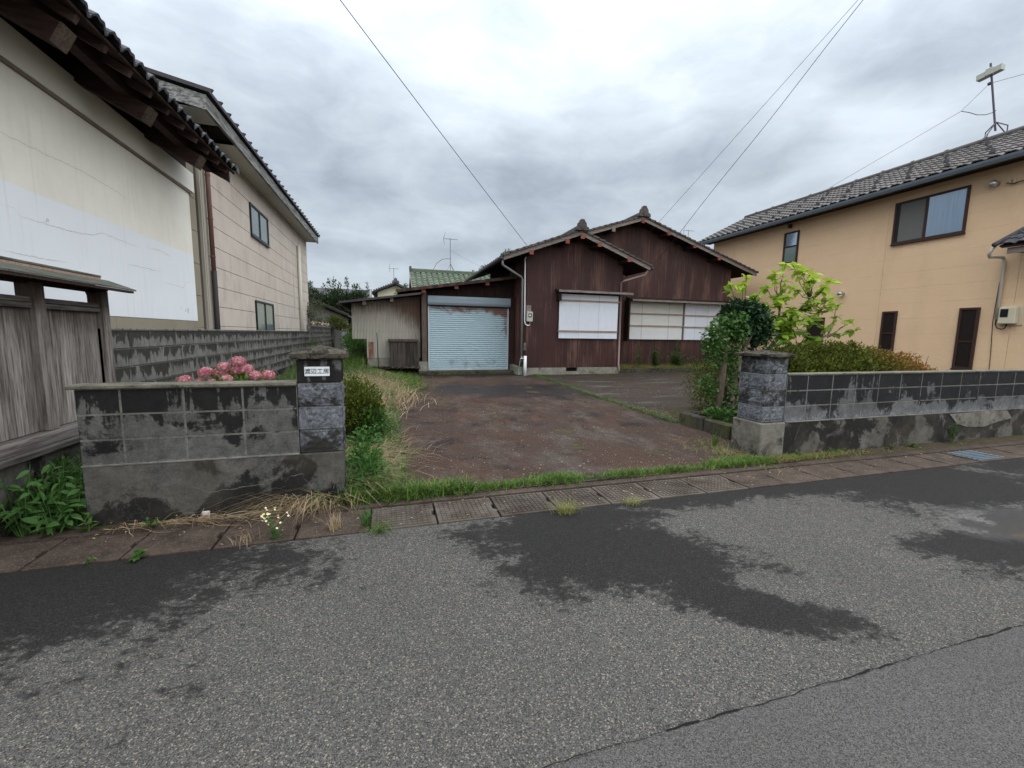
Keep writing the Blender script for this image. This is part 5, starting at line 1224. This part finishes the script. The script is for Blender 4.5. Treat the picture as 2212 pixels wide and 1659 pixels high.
# --- dry roots and straw on the slabs before the left wall
patch('dry_straw', lambda: (U(-2.0,-.95), random.gauss(3.69,.03)), 60, .13, .0025, M['grass_dry'], (1.6,1.9), (-.5,.9), zf=lambda x,y:0.01)
patch('dry_straw', lambda: (random.gauss(-.62,.16), random.gauss(3.72,.05)), 170, .30, .0022, M['grass_dry'], (1.5,1.9), (-2.2,.6), zf=lambda x,y:0.02)
b = MB()
for k in range(34):
    x = U(-2.1,-1.1); y = 3.70+U(-.04,.03); a = U(-.4,.5); pts = []
    for i in range(7): pts.append((x, y, .014+.012*math.sin(i*1.3+k))); x += .075*math.cos(a); y += .055*math.sin(a); a += U(-.45,.35)
    b.tube(pts, [.0022]*5+[.0016,.001], 4, cap=False)
tag(struct('dead_vines', b, M['grass_dry'], kind='stuff'), 'brown dead vines trailing along the left wall foot', 'vines')
def tuft(label, x, y, z, n, h, w_, mt, lean=(.4,1.2), gname=None, s_=.04, cat='grass tuft'):
    t = thing('grass_tuft', label, cat, (x,y,z), gname); b = MB()
    for _ in range(n): blade(b, x+random.gauss(0,s_), y+random.gauss(0,s_*.6), z-.005, h*U(.5,1.2), U(0,6.28), U(*lean), w_)
    part('blades', b, mt, t); return t
tuft('yellowish grass tuft on the road edge beside the waffle slabs', 1.43,3.13,0, 170,.15,.0018,M['grass_yel'],(.5,1.4))
tuft('low straw tuft at the road edge, right of the taller tuft', 2.1,3.17,0, 120,.07,.0016,M['grass_yel'],(1.,1.8),s_=.055)
tuft('green spiky tuft growing from the slab joint at the road edge', -.08,3.17,0, 60,.13,.003,M['grass'],(.6,1.4))
tuft('straw tuft standing behind the small white daisies', -.42,3.3,0, 60,.16,.0022,M['grass_dry'],(.2,.8),s_=.03)
tuft('short straw stubble on the slabs left of the daisies', -1.0,3.25,0, 30,.11,.0015,M['grass_dry'],(.2,.9),s_=.05)
tuft('tall green grass sprout beside the right planter edge', 4.25,4.55,.03, 40,.26,.004,M['grass'],(.1,.7),s_=.03)
def bushy(name, label, cat, x, y, z, h, n, l, w_, mt, stems=4, spread=.1, tall=False, stem_mt=None, upb=.4):
    t = thing(name, label, cat, (x,y,z)); b = MB(); sb_ = MB()
    for s_ in range(stems):
        dx, dy = random.gauss(0,spread), random.gauss(0,spread); hh = h*U(.65,1.05)
        sb_.tube([(x+dx*.2,y+dy*.2,z-.02),(x+dx*.6,y+dy*.6,z+hh*.5),(x+dx,y+dy,z+hh)], [.004+h*.004,.003+h*.002,.002], 5)
        for _ in range(n//stems):
            tt = U(.12,1); p = Vector((x+dx*tt, y+dy*tt, z+hh*tt)); d_ = Vector((U(-1,1),U(-1,1),U(-.1,upb+.2)))
            add_leaf(b, p, d_, Vector((0,0,1)), l*U(.6,1.2)*(1.15-.6*tt), w_*(1.15-.6*tt))
    part('stem', sb_, stem_mt or mt, t); part('leaves', b, mt, t); return t
bushy('fine_leaf_weed','feathery green weed at the road edge left of a grass tuft','weed', -.19,3.30,0,.15,260,.045,.007,M['lf_weed'],9,.05)
bushy('spiky_weed','cluster of narrow-leaved green weeds at the foot of the nameplate pier','weed', -.58,3.72,.01,.13,150,.09,.014,M['lf_weed'],12,.09)
bushy('seedling','light green seedling among dead vines before the left wall','weed', -1.72,3.66,0,.10,14,.09,.035,M['lf_ivy'],2,.03)
bushy('seedling','tiny round-leaved seedling on the road edge of the left slabs','weed', -1.59,3.17,0,.07,12,.06,.04,M['lf_ivy'],2,.02)
bushy('seedling','small green sprout at the near corner of the left slabs','weed', -1.88,3.2,0,.04,14,.045,.012,M['lf_ivy'],3,.02)
bushy('seedling','leafy seedling at the left end of the left wall','weed', -2.14,3.70,0,.17,18,.09,.03,M['lf_ivy'],2,.03)
bushy('wall_weed','green weed growing out of the right wall base','weed', 7.95,3.93,.03,.32,120,.06,.025,M['lf_weed'],4,.05)
for i, (x_, lb) in enumerate(((5.6,'small green weed at the right wall foot near the pier'),(6.6,'dusty grey-green weed in the middle of the right wall foot'),(7.05,'short sprawling weed at the wall foot left of the tall wall weed'),(4.95,'leafy weed at the wall foot next to the plain pier'))):
    bushy('wall_weed', lb, 'weed', x_,3.9,0,.09,50,.05,.02,M['lf_weed'] if i != 1 else M['lf_pale'],5,.05)
for (x_, y_, h_, lb, n_) in ((8.97,13.62,.95,'slender tall weed at the left end of the back planter',170),(9.68,13.62,.78,'bushy green weed second from the left in the back planter',420),
                         (10.62,13.60,.62,'broad leafy weed spilling over the back planter edge',460),(10.72,13.7,1.12,'tallest upright weed in the back planter',260),(11.54,13.65,.48,'thin short weed at the right of the back planter',60)):
    bushy('planter_weed', lb, 'weed', x_,y_,.31,h_,n_,.15 if 'leafy' in lb or 'bushy' in lb else .17,.075 if n_ > 400 else .03,M['lf_weed'],3 if n_ < 200 else 9,.05 if n_ < 300 else .22)
bushy('tall_weed','tall feathery weed against the grey boundary wall, the taller of two','weed', -2.35,15.7,.42,1.2,420,.13,.02,M['grass'],3,.06)
bushy('tall_weed','shorter feathery weed against the grey boundary wall','weed', -2.35,14.5,.42,.95,320,.13,.02,M['grass'],3,.06)
t = thing('dead_plant','bare brown dead stems before the farther grey wall','dead plant',(-2.35,19,.4))
b = MB()
for k in range(9):
    x_, y_ = -2.35+U(-.15,.15), U(17.3,21); a = Vector((x_,y_,.4)); b.tube([a,a+Vector((U(-.15,.15),U(-.2,.2),.6)),a+Vector((U(-.3,.3),U(-.3,.3),U(.8,1.4)))], [.012,.009,.004], 4)
part('stems', b, M['bark'], t)
LAB = {'kerb_grass': 'strip of bright green grass between gutter slabs and driveway', 'long_grass': 'long mixed grass and weeds down the left of the driveway', 'fresh_grass': 'fresh green grass by the shed and the block wall',
       'dry_grass': 'dry straw-coloured grass leaning over the driveway edge', 'joint_weeds': 'yellow-green weeds in the joint between the two pavings', 'yard_stalks': 'scattered dry stalks on the right yard paving',
       'wall_foot_weeds': 'thin weeds along the foot of the brown house and shutter', 'planter_weeds': 'short weeds covering the planter soil before the back house', 'pier_foot_weeds': 'yellowing weeds at the foot of the plain right pier', 'dry_straw': 'dead straw lying on the slabs before the left wall'}
for (nm, _), (b, mt) in ACC.items(): tag(part(nm, b, mt, None, kind='stuff'), LAB[nm], 'grass')
b = MB()
for _ in range(420):
    if random.random() < .5: x_, y_ = U(.2,4.5), random.choice((U(4,13), random.gauss(4.2,.3)))
    else: x_, y_ = U(-2.2,8), random.gauss(3.5,.16)
    if y_ < 3.2 or y_ > 13: continue
    z_ = (.004 if y_ < 3.74 else .03+(y_-3.8)*.0155)+.004; s_ = U(.006,.018); a_ = U(0,6.28); ca, sa = math.cos(a_)*s_, math.sin(a_)*s_
    b.add([(x_-ca,y_-sa,z_),(x_+sa*.4,y_-ca*.4,z_+s_*.4),(x_+ca,y_+sa,z_+s_*.2),(x_-sa*.4,y_+ca*.4,z_+s_*.3)], [(0,1,2,3)])
tag(struct('leaf_litter', b, M['grass_dry'], kind='stuff'), 'small dead leaves scattered over driveway and slabs', 'litter')
b = MB()
for _ in range(900):
    x_, y_ = U(.2,4.5), 3.95+8.8*random.random()**1.5; z_ = .021+(y_-3.8)*.0155; s_ = U(.003,.009)
    b.add([(x_-s_,y_,z_),(x_,y_-s_,z_),(x_+s_,y_,z_),(x_,y_+s_,z_),(x_,y_,z_+s_)], [(0,1,4),(1,2,4),(2,3,4),(3,0,4)])
tag(struct('loose_gravel', b, M['found'], kind='stuff'), 'loose grit scattered on the driveway', 'gravel')
# --- daisies on the slabs
dz_ = thing('daisy_plant','clump of small white daisies on the gutter slabs by the road','wild flowers',(-.79,3.23,0))
b = MB(); fl = MB(); 
pm = MB()
for k in range(9):
    a = 2*math.pi*k/9; ca, sa = math.cos(a), math.sin(a)
    pm.add([(0,0,.001),(ca*.0045-sa*.002,sa*.0045+ca*.002,.002),(ca*.0095,sa*.0095,.0005),(ca*.0045+sa*.002,sa*.0045-ca*.002,.002)],[(0,3,2,1)])
pme = pm.mesh('flower_head', M['petal']); ym_ = MB().tube([(0,0,0),(0,0,.004)], .0042, 8).mesh('flower_centre', M['yolk'])
for k in range(13):
    x_, y_ = -.80+random.gauss(0,.012), 3.24+random.gauss(0,.01); tx, ty, tz = -.80+random.gauss(-.04,.05), 3.25+random.gauss(.02,.05), U(.09,.24)
    b.tube([(x_,y_,0),((x_+tx)/2,(y_+ty)/2,tz*.6),(tx,ty,tz)], .0012, 4)
    for _ in range(7): add_leaf(b, Vector((x_,y_,0)).lerp(Vector((tx,ty,tz)), U(.05,.8)), Vector((U(-1,1),U(-1,1),.4)), Vector((0,0,1)), .035, .007)
    for q in range(2):
        px, py, pz = tx+random.gauss(0,.012), ty+random.gauss(0,.012), tz+U(-.02,.015)
        rot = (R(35)+U(-.3,.3), U(-.3,.3), U(0,3))
        f_ = inst('flower_head', pme, (px,py,pz), dz_, rot); c_ = inst('flower_centre', ym_, (px,py,pz+.0015), f_, (0,0,0)); c_.location = (0,0,.001)
part('stems', b, M['lf_weed'], dz_)
bm = thing('boundary_marker','tiny white and red marker block at the foot of the left wall','marker',(-1.42,3.74,0))
part('block', MB().bbox(-1.445,-1.395,3.765,3.785,0,.052,.003), M['mark_white'], bm)
part('print', MB().box(-1.438,-1.402,3.7615,3.7645,.004,.024), M['mark_red'], bm)
# --- leafy weeds at the far left, leaves as parts
lfm = [leaf_mesh('leaf', M['lf_weed'], 1., .50, .12, .3), leaf_mesh('leaf', M['lf_weed'], 1., .42, .1, .5)]
wl = ['front leafy weed at the left edge below the fence','leafy weed touching the left wall end','tall leafy weed under the fence sill','middle leafy weed of the clump left of the wall','leafy weed at the photo edge below the fence post','low leafy weed beside the slab edge']
for i, (x_, y_, h_, n_) in enumerate(((-2.52,3.72,.34,46),(-2.30,3.84,.36,46),(-2.5,4.05,.52,50),(-2.42,3.86,.44,50),(-2.62,3.86,.48,50),(-2.33,3.70,.22,34))):
    t = thing('leafy_weed', wl[i], 'weed', (x_,y_,0), 'leafy weeds left of the wall'); sb_ = MB()
    for s_ in range(6):
        a = U(0,6.28); r_ = U(.04,.16); hx = h_*U(.6,1.1)
        tip = Vector((x_+r_*math.cos(a), y_+r_*math.sin(a), hx)); base_ = Vector((x_+r_*.2*math.cos(a), y_+r_*.2*math.sin(a), 0))
        sb_.tube([base_, base_.lerp(tip,.5), tip], [.004,.003,.002], 5)
        for k in range(n_//6):
            tt = .25+.75*(k+.5)/(n_/6); p = base_.lerp(tip, tt); az = k*2.2+U(-.4,.4); l_ = U(.08,.125)*(1.1-.35*tt)
            o = inst('leaf', lfm[k%2], p, t, (R(U(-40,30)), U(-.6,.6), az), (l_,)*3)
    part('stem', sb_, M['lf_weed'], t)
foliage('weed_undergrowth', [(-2.47,3.92,.12,.26,.16,.2),(-2.6,4.3,.15,.2,.4,.25),(-2.5,4.9,.15,.2,.5,.25)], 2600, .07,.028, M['lf_weed'], None, .8, .5, 'stuff')['label'] = 'shaded leafy undergrowth below the wooden fence'
# --- hydrangea behind the left wall
hy = thing('hydrangea', 'pink hydrangea in bloom looking over the left wall', 'hydrangea', (-1.45,4.7,0))
def floret_head(rad, seed):
    rr = random.Random(seed); b = MB(); 
    for k in range(150):
        z_ = 1-2*(k+.5)/150
        if z_ < -.55: continue
        a = k*2.39996; r_ = math.sqrt(1-z_*z_); n_ = Vector((r_*math.cos(a), r_*math.sin(a), z_))
        c_ = n_*rad*(1+rr.uniform(-.13,.06)); c_.z *= .82
        s_ = n_.cross(Vector((.2,.3,.9))).normalized(); u_ = n_.cross(s_); th = rr.uniform(0,1.57); fs_ = rad*.16
        vs = []
        e1 = s_*math.cos(th)+u_*math.sin(th); e2 = -s_*math.sin(th)+u_*math.cos(th); up_ = n_*rad*rr.uniform(.0,.07)
        vs = [c_, c_+(e1+e2)*fs_*.55+up_, c_+e1*fs_*1.15, c_+(e1-e2)*fs_*.55+up_, c_-e2*fs_*1.15, c_-(e1+e2)*fs_*.55+up_, c_-e1*fs_*1.15, c_+(e2-e1)*fs_*.55+up_, c_+e2*fs_*1.15]
        b.add(vs, [(0,1,2,3),(0,3,4,5),(0,5,6,7),(0,7,8,1)])
    return b.mesh('flower_head', M['hyd_pink'])
hm = [floret_head(1., s_) for s_ in range(3)]
hcore = MB(); 
for i, (x_, z_, r_) in enumerate(((-1.87,1.01,.062),(-1.70,1.08,.068),(-1.57,1.075,.066),(-1.53,1.135,.062),(-1.40,1.19,.066),(-1.41,1.11,.07),(-1.345,1.11,.066),(-1.26,1.05,.062),(-1.16,1.045,.066),(-1.30,1.0,.055),(-1.75,.99,.05),(-1.62,.98,.055),(-1.5,1.02,.06))):
    y_ = 4.70+U(-.06,.06)
    o = inst('flower_head', hm[i%3], (x_,y_,z_), hy, (U(-.3,.3),U(-.3,.3),U(0,6)), (r_,)*3)
hs = MB()
for k in range(14): x_ = -1.9+.06*k; hs.tube([(-1.45+U(-.1,.1),4.75,.15),(x_,4.74,.6),(x_,4.72,.98)], .008, 5)
part('stems', hs, M['bark'], hy)
foliage('leaves', [(-1.45,4.76,.72,.5,.26,.30),(-1.42,4.64,.98,.12,.05,.06),(-1.55,4.66,.95,.14,.05,.05)], 900, .11,.07, M['hyd_leaf'], hy, .6, .5)
# --- azalea ball and low shrubs left of the driveway
az_ = thing('azalea_bush', 'rounded olive azalea bush behind the nameplate pier', 'bush', (-.42,6.3,.1))
foliage('foliage', [(-.50,6.35,.52,.38,.42,.33),(-.28,6.2,.42,.22,.3,.24),(-.45,6.1,.38,.38,.3,.3)], 8500, .040,.019, M['lf_azalea'], az_, .33, .8)
part('branches', MB().tube([(-.45,6.3,.03),(-.5,6.3,.4)], .02, 6).tube([(-.42,6.3,.05),(-.25,6.25,.45)], .015, 6).tube([(-.45,6.3,.05),(-.6,6.4,.5)], .015, 6), M['bark'], az_)
bv = thing('bindweed_patch', 'broad-leaved green creeper spilling below the azalea', 'creeper', (-.25,5.7,.05))
foliage('foliage', [(-.22,5.95,.24,.22,.3,.22),(-.3,5.4,.14,.2,.3,.14)], 900, .055,.04, M['lf_mag_low'], bv, .5, .2)
ns = thing('nettle_clump', 'dark green leafy clump right behind the nameplate pier base', 'weed', (-.2,4.15,.02))
foliage('foliage', [(-.2,4.15,.14,.16,.14,.16),(-.25,4.5,.16,.18,.2,.16)], 800, .055,.028, M['lf_mag_low'], ns, .6, .5)
gb = thing('leafy_clump', 'light green weedy clump between hydrangea and nameplate pier', 'weed', (-.95,6.5,.1))
foliage('foliage', [(-1.0,6.6,.42,.45,.4,.36),(-1.4,7.8,.4,.5,.5,.3)], 3000, .09,.012, M['grass_mix'], gb, .7, .9)
# --- right planter: edging, topiary, magnolia, hedge
pe = thing('planter_edging', 'low dark stone edging of the planting bed inside the right gate pier', 'planter', (4.75,5.2,0))
for k, (y0, y1) in enumerate(((4.46,4.78),(4.79,5.30),(5.31,5.86))):
    part('edging_block', MB().bbox(4.72-.02*k,4.86-.02*k,y0,y1,0,.225+.012*k,.02), M['moss_edge'], pe)
part('edging_block', MB().bbox(4.84,5.6,5.72,5.86,0,.24,.02), M['moss_edge'], pe)
ct = thing('camellia', 'dark glossy camellia with bare forked trunk behind the plain pier', 'tree', (5.75,5.7,.1))
tb = MB().tube([(5.35,5.35,.1),(5.42,5.4,.5),(5.52,5.5,.95),(5.72,5.62,1.35),(5.75,5.62,1.62)], [.035,.032,.028,.026,.018], 8)
tb.tube([(5.70,5.62,1.30),(5.60,5.6,1.55),(5.55,5.6,1.85)], [.022,.016,.01], 7).tube([(5.72,5.6,1.35),(5.92,5.65,1.62),(6.0,5.7,1.85)], [.02,.015,.01], 7)
part('trunk', tb, M['bark_grey'], ct, smooth=True)
foliage('crown', [(5.62,5.70,1.98,.24,.2,.13),(5.88,5.72,1.92,.26,.25,.16),(5.72,5.72,1.80,.30,.28,.18),(5.45,5.66,1.84,.20,.2,.17),(5.55,5.7,1.66,.2,.22,.17),(6.02,5.72,1.76,.26,.22,.26),(6.12,5.72,1.55,.22,.2,.16),(5.98,5.7,1.42,.12,.14,.12)], 3400, .085,.042, M['lf_camellia'], ct, .42, .1)
iv = thing('ivy_tree', 'leaning dead trunk wrapped in green ivy in the right bed', 'tree', (5.3,5.6,.1))
part('trunk', MB().tube([(5.10,5.45,.1),(5.12,5.45,.55),(5.17,5.48,.95),(5.20,5.5,1.35),(5.21,5.5,1.60)], [.055,.052,.055,.052,.04], 10).tube([(5.38,5.6,.1),(5.36,5.6,.6),(5.30,5.58,.9)], [.035,.03,.02], 8), M['bark'], iv, smooth=True)
foliage('ivy', [(5.32,5.5,1.78,.22,.2,.13),(5.12,5.5,1.66,.2,.2,.15),(4.93,5.5,1.50,.15,.18,.17),(4.90,5.5,1.33,.13,.15,.13),(5.05,5.5,1.40,.17,.2,.2),(5.40,5.52,1.60,.20,.2,.2),(5.42,5.5,1.33,.13,.15,.16),(5.10,5.45,1.22,.10,.12,.14),(4.92,5.45,1.14,.09,.1,.16),(5.30,5.5,1.18,.12,.12,.14),(5.42,5.55,.95,.10,.12,.2),(5.28,5.55,1.12,.16,.14,.14),(4.98,5.55,.72,.14,.14,.18),(5.30,5.62,.45,.2,.12,.18),(5.40,5.5,.62,.10,.1,.22)], 3100, .052,.042, M['lf_ivy'], iv, .5, .1)
gv = thing('ground_ivy', 'light green ivy patch at the foot of the ivy trunk', 'creeper', (5.05,5.3,.2))
foliage('foliage', [(5.0,5.25,.27,.2,.3,.13),(5.12,4.85,.24,.18,.22,.12),(5.25,5.0,.4,.15,.25,.2)], 1500, .05,.038, M['lf_ivy'], gv, .5, .5)
fs_ = thing('back_shrub', 'small-leaved dull green shrub behind the ivy trunk', 'bush', (5.9,6.4,.15))
foliage('foliage', [(5.75,6.5,.62,.46,.3,.46),(6.1,6.4,.9,.4,.3,.45),(5.45,6.0,.5,.3,.3,.4)], 7000, .036,.02, M['lf_azalea'], fs_, .5, .5)
mg = thing('magnolia', 'young tree with big yellow-green leaves above the plain pier', 'tree', (7.0,6.3,.1))
base_ = Vector((6.95,6.35,.1)); tr = MB(); tr.tube([base_,(6.98,6.32,.8),(7.08,6.28,1.25),(7.42,6.22,1.75),(7.62,6.2,2.05)], [.06,.055,.05,.04,.03], 9)
tips = []
lims = [((7.0,6.3,1.25),(6.75,6.25,1.7),(6.62,6.2,2.1)), ((7.42,6.22,1.75),(7.35,6.2,2.1),(7.3,6.15,2.4)), ((7.62,6.2,2.05),(7.85,6.2,2.25),(8.0,6.15,2.45)), ((7.2,6.25,1.45),(7.8,6.1,1.55),(8.4,6.05,1.75))]
for l_ in lims: tr.tube(l_, [.03,.022,.014], 7)
part('trunk', tr, M['bark_grey'], mg, smooth=True)
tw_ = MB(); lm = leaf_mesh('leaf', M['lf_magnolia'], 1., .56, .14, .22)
targets = []
ends = [(6.05,6.0,2.58),(6.28,6.1,2.62),(6.45,6.2,2.78),(6.55,6.0,2.4),(6.2,6.0,2.25),(6.35,6.3,2.05),(6.15,6.05,2.02),(6.7,6.1,2.25),(6.9,6.2,2.62),(7.25,6.1,3.02),(7.28,6.2,2.75),(7.62,6.15,3.05),(7.65,6.0,2.75),(7.9,6.2,2.6),(7.15,6.1,2.45),(7.5,6.1,2.48),(7.75,6.0,2.4),
        (8.15,6.15,2.62),(8.35,6.1,2.75),(8.3,6.0,2.45),(8.5,6.1,2.3),(8.1,6.0,2.2),(8.65,6.1,2.1),(8.85,6.0,2.0),(9.05,6.0,1.88),(8.7,6.1,1.8),(8.3,6.0,1.9),(7.95,6.0,1.98),(7.6,5.95,2.1),(7.3,6.0,2.15),(7.0,6.1,2.05),(6.75,6.05,1.95),
        (7.5,5.95,1.85),(7.85,6.0,1.7),(8.2,6.1,1.6),(7.15,5.95,1.75),(6.95,6.0,1.5),(6.9,6.0,1.3),(7.4,6.0,1.5),(7.05,5.95,1.15),(6.55,6.05,2.1),(7.95,6.15,2.35),(7.1,6.2,2.25),(8.05,6.3,1.85),(7.7,6.3,1.6)]
pts_all = [Vector(p) for l_ in lims for p in l_]+[Vector((7.08,6.28,1.25)), Vector((7.42,6.22,1.75))]
ends += [(7.35+1.0*math.cos(a_)*r_, 6.1+U(-.25,.25), 2.15+.48*math.sin(a_)*r_) for a_, r_ in ((U(0,6.28), U(0,1)**.6) for _ in range(48))]+[(U(6.7,7.9), 6.0+U(-.2,.1), U(1.3,1.75)) for _ in range(10)]+[(U(6.9,8.0), 6.1+U(-.2,.2), U(2.5,2.95)) for _ in range(9)]
lmats = []
for e in ends:
    e = Vector(e)+Vector((U(-.04,.04),U(-.15,.15),U(-.03,.03)))
    near = min(pts_all, key=lambda q: (q-e).length+max(0, q.z-e.z)*2)
    mid = near.lerp(e, .5)+Vector((U(-.05,.05),U(-.05,.05),-.05))
    tw_.tube([near, mid, e], [.010,.007,.004], 5)
    n_ = 9 if e.z > 1.6 else 7
    for j in range(n_):
        back = 0 if j < n_-3 else U(.15,.5)
        p = e.lerp(mid, back); az = j*2*math.pi/(n_-3)+U(-.4,.4); l_ = U(.115,.19)
        lmats.append(Matrix.LocRotScale(p, Euler((R(U(-45,45)), U(-.7,.7), az)), Vector((l_,l_,l_))))
k_ = len(lmats)
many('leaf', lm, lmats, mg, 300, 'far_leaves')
part('twigs', tw_, M['bark'], mg)
mg.location += Vector((-.30, 0, -.20))
hg = thing('hedge', 'clipped olive hedge with orange-tinged tips behind the right wall', 'hedge', (8.2,5.6,.1))
hb = []
for k in range(15):
    x_ = 6.55+k*.25; top = 1.46-.018*abs(k-5)-.0035*max(0,k-5)**2*.8
    hb.append((x_, 5.65+U(-.1,.1), top-.40, .30, .45, .38)); hb.append((x_+.1, 5.35+U(-.05,.05), top-.55, .25, .3, .35))
for k in range(8): hb.append((6.8+k*.42+U(-.1,.1), 5.55, 1.33-.02*k+U(-.05,.09), U(.1,.2), .15, U(.06,.13)))
hb = [(a,b_,c+U(-.05,.03),d,e,f) for a,b_,c,d,e,f in hb]
foliage('foliage', hb, 42000, .046,.022, M['lf_hedge'], hg, .28, .7)
foliage('inner_foliage', [(a,b_,c,d*.75,e*.75,f*.75) for a,b_,c,d,e,f in hb], 9000, .08,.05, M['lf_hedge'], hg, .6, .3)
hb2 = MB()
for k in range(16): x_ = 6.6+k*.22; hb2.tube([(x_,5.6,.1),(x_+U(-.1,.1),5.5,.7),(x_+U(-.2,.2),5.45,1.2)], [.014,.01,.004], 5)
part('branches', hb2, M['bark'], hg)
# --- trees behind
def tree(name, label, x, y, z, h, blobs, n, l, w_, mt, spikes=None, r_=.12, shell=.5):
    t = thing(name, label, 'tree', (x,y,z)); b = MB()
    b.tube([(x,y,z),(x+.05,y,z+h*.4),(x,y,z+h*.75)], [r_,r_*.8,r_*.4], 8)
    for bl in blobs: b.tube([(x,y,z+h*.35),((x+bl[0])/2,(y+bl[1])/2,(z+h*.4+bl[2])/2),(bl[0],bl[1],bl[2])], [r_*.45,r_*.3,r_*.12], 5)
    part('trunk', b, M['bark'], t); foliage('crown', blobs+(spikes or []), n, l, w_, mt, t, shell, .6); return t
tree('evergreen_tree','dark bushy evergreen with upright tips past the end of the beige house', -3.2,29.5,.3,4.2,
     [(-3.9,29.5,2.9,.8,.7,.9),(-3.0,29.5,3.3,.9,.8,.85),(-2.1,29.5,3.3,.7,.7,.75),(-2.2,29.5,2.2,.7,.7,.9),(-1.6,29.5,3.7,.5,.5,.45),(-4.4,29.5,3.6,.5,.5,.5),(-3.2,29.5,1.9,.9,.6,.8)],
     15000,.15,.06,M['lf_far'],[(x_,29.5,z_,.10,.10,h_) for x_, z_, h_ in ((-4.6,4.2,.4),(-3.5,4.35,.45),(-3.2,4.45,.4),(-2.85,4.3,.35),(-2.45,4.5,.5),(-2.0,4.2,.3),(-1.75,4.3,.3),(-1.15,4.3,.35),(-3.8,4.2,.3))]*3, shell=.45)
tree('pale_shrub','pale grey-green airy shrub just over the farther grey wall', -3.4,21.5,.3,2.6,[(-3.5,21.5,2.2,.5,.4,.6),(-3.1,21.5,2.6,.35,.3,.4),(-3.0,21.5,1.9,.4,.3,.4)],1500,.10,.03,M['lf_pale'],None,.035,.7)
tree('green_shrub','rounded green shrub over the farther grey wall beside the shed', -2.6,25.5,.3,2.2,[(-2.55,23.6,1.95,.55,.4,.35),(-2.1,23.6,1.7,.35,.4,.25)],2200,.08,.035,M['lf_azalea'],None,.05)
t = thing('side_shrub', 'bright green overgrown weeds in the passage left of the shed', 'weed', (-1.4,19,.4))
foliage('foliage', [(-1.3,20,.95,.55,2.,.5),(-1.6,24,1.0,.7,2.,.55),(-1.0,17,.7,.3,.8,.35)], 5000, .12,.035, M['lf_ivy'], t, .5, .6)
tree('distant_tree','small tree top showing over the front brown roof', 7.3,26,.3,6.0,[(7.35,26,6.25,.45,.4,.5),(7.0,26,5.8,.5,.5,.4)],1200,.12,.06,M['lf_ivy'])
tree('distant_pine','thin dark conifer sprays behind the green roof', 5.9,27.5,.3,5.2,[(5.5,27.5,5.25,.45,.3,.28),(6.2,27.5,5.55,.35,.3,.4),(6.6,27.5,5.3,.5,.3,.4)],1100,.14,.04,M['lf_far'],None,.06,.8)
tree('conifer_shrub','pointed green conifer sprays poking above the shed roof', .55,20,.4,3.0,[(.5,20,3.15,.16,.15,.35),(.85,20,3.45,.14,.15,.3),(.6,20,2.9,.3,.2,.2)],420,.11,.035,M['lf_ivy'],None,.04,.8)
tree('edge_tree','sparse dark tree top at the corner of the beige house', -5.4,31,.3,4.4,[(-5.0,31,4.5,.35,.3,.4),(-5.3,31,4.0,.4,.4,.4)],700,.12,.05,M['lf_far'])
rs = thing('rose_bush','row of faded peach blossoms along the farther grey wall top','flowers',(-2.9,22,1.7))
b = MB()
for k in range(14):
    c_ = Vector((-2.86+U(-.1,.1), 18.5+k*.55, 1.80+U(-.02,.08)))
    for _ in range(14): add_leaf(b, c_+rnd_dir()*.05, rnd_dir(), rnd_dir(), .07, .06)
M['peach'] = mat('faded_blossom', flat((.45,.33,.25), (.6,.48,.38), 20)); part('blossoms', b, M['peach'], rs)
print('LEAVES', k_, 'OBJECTS', len(sc.objects))
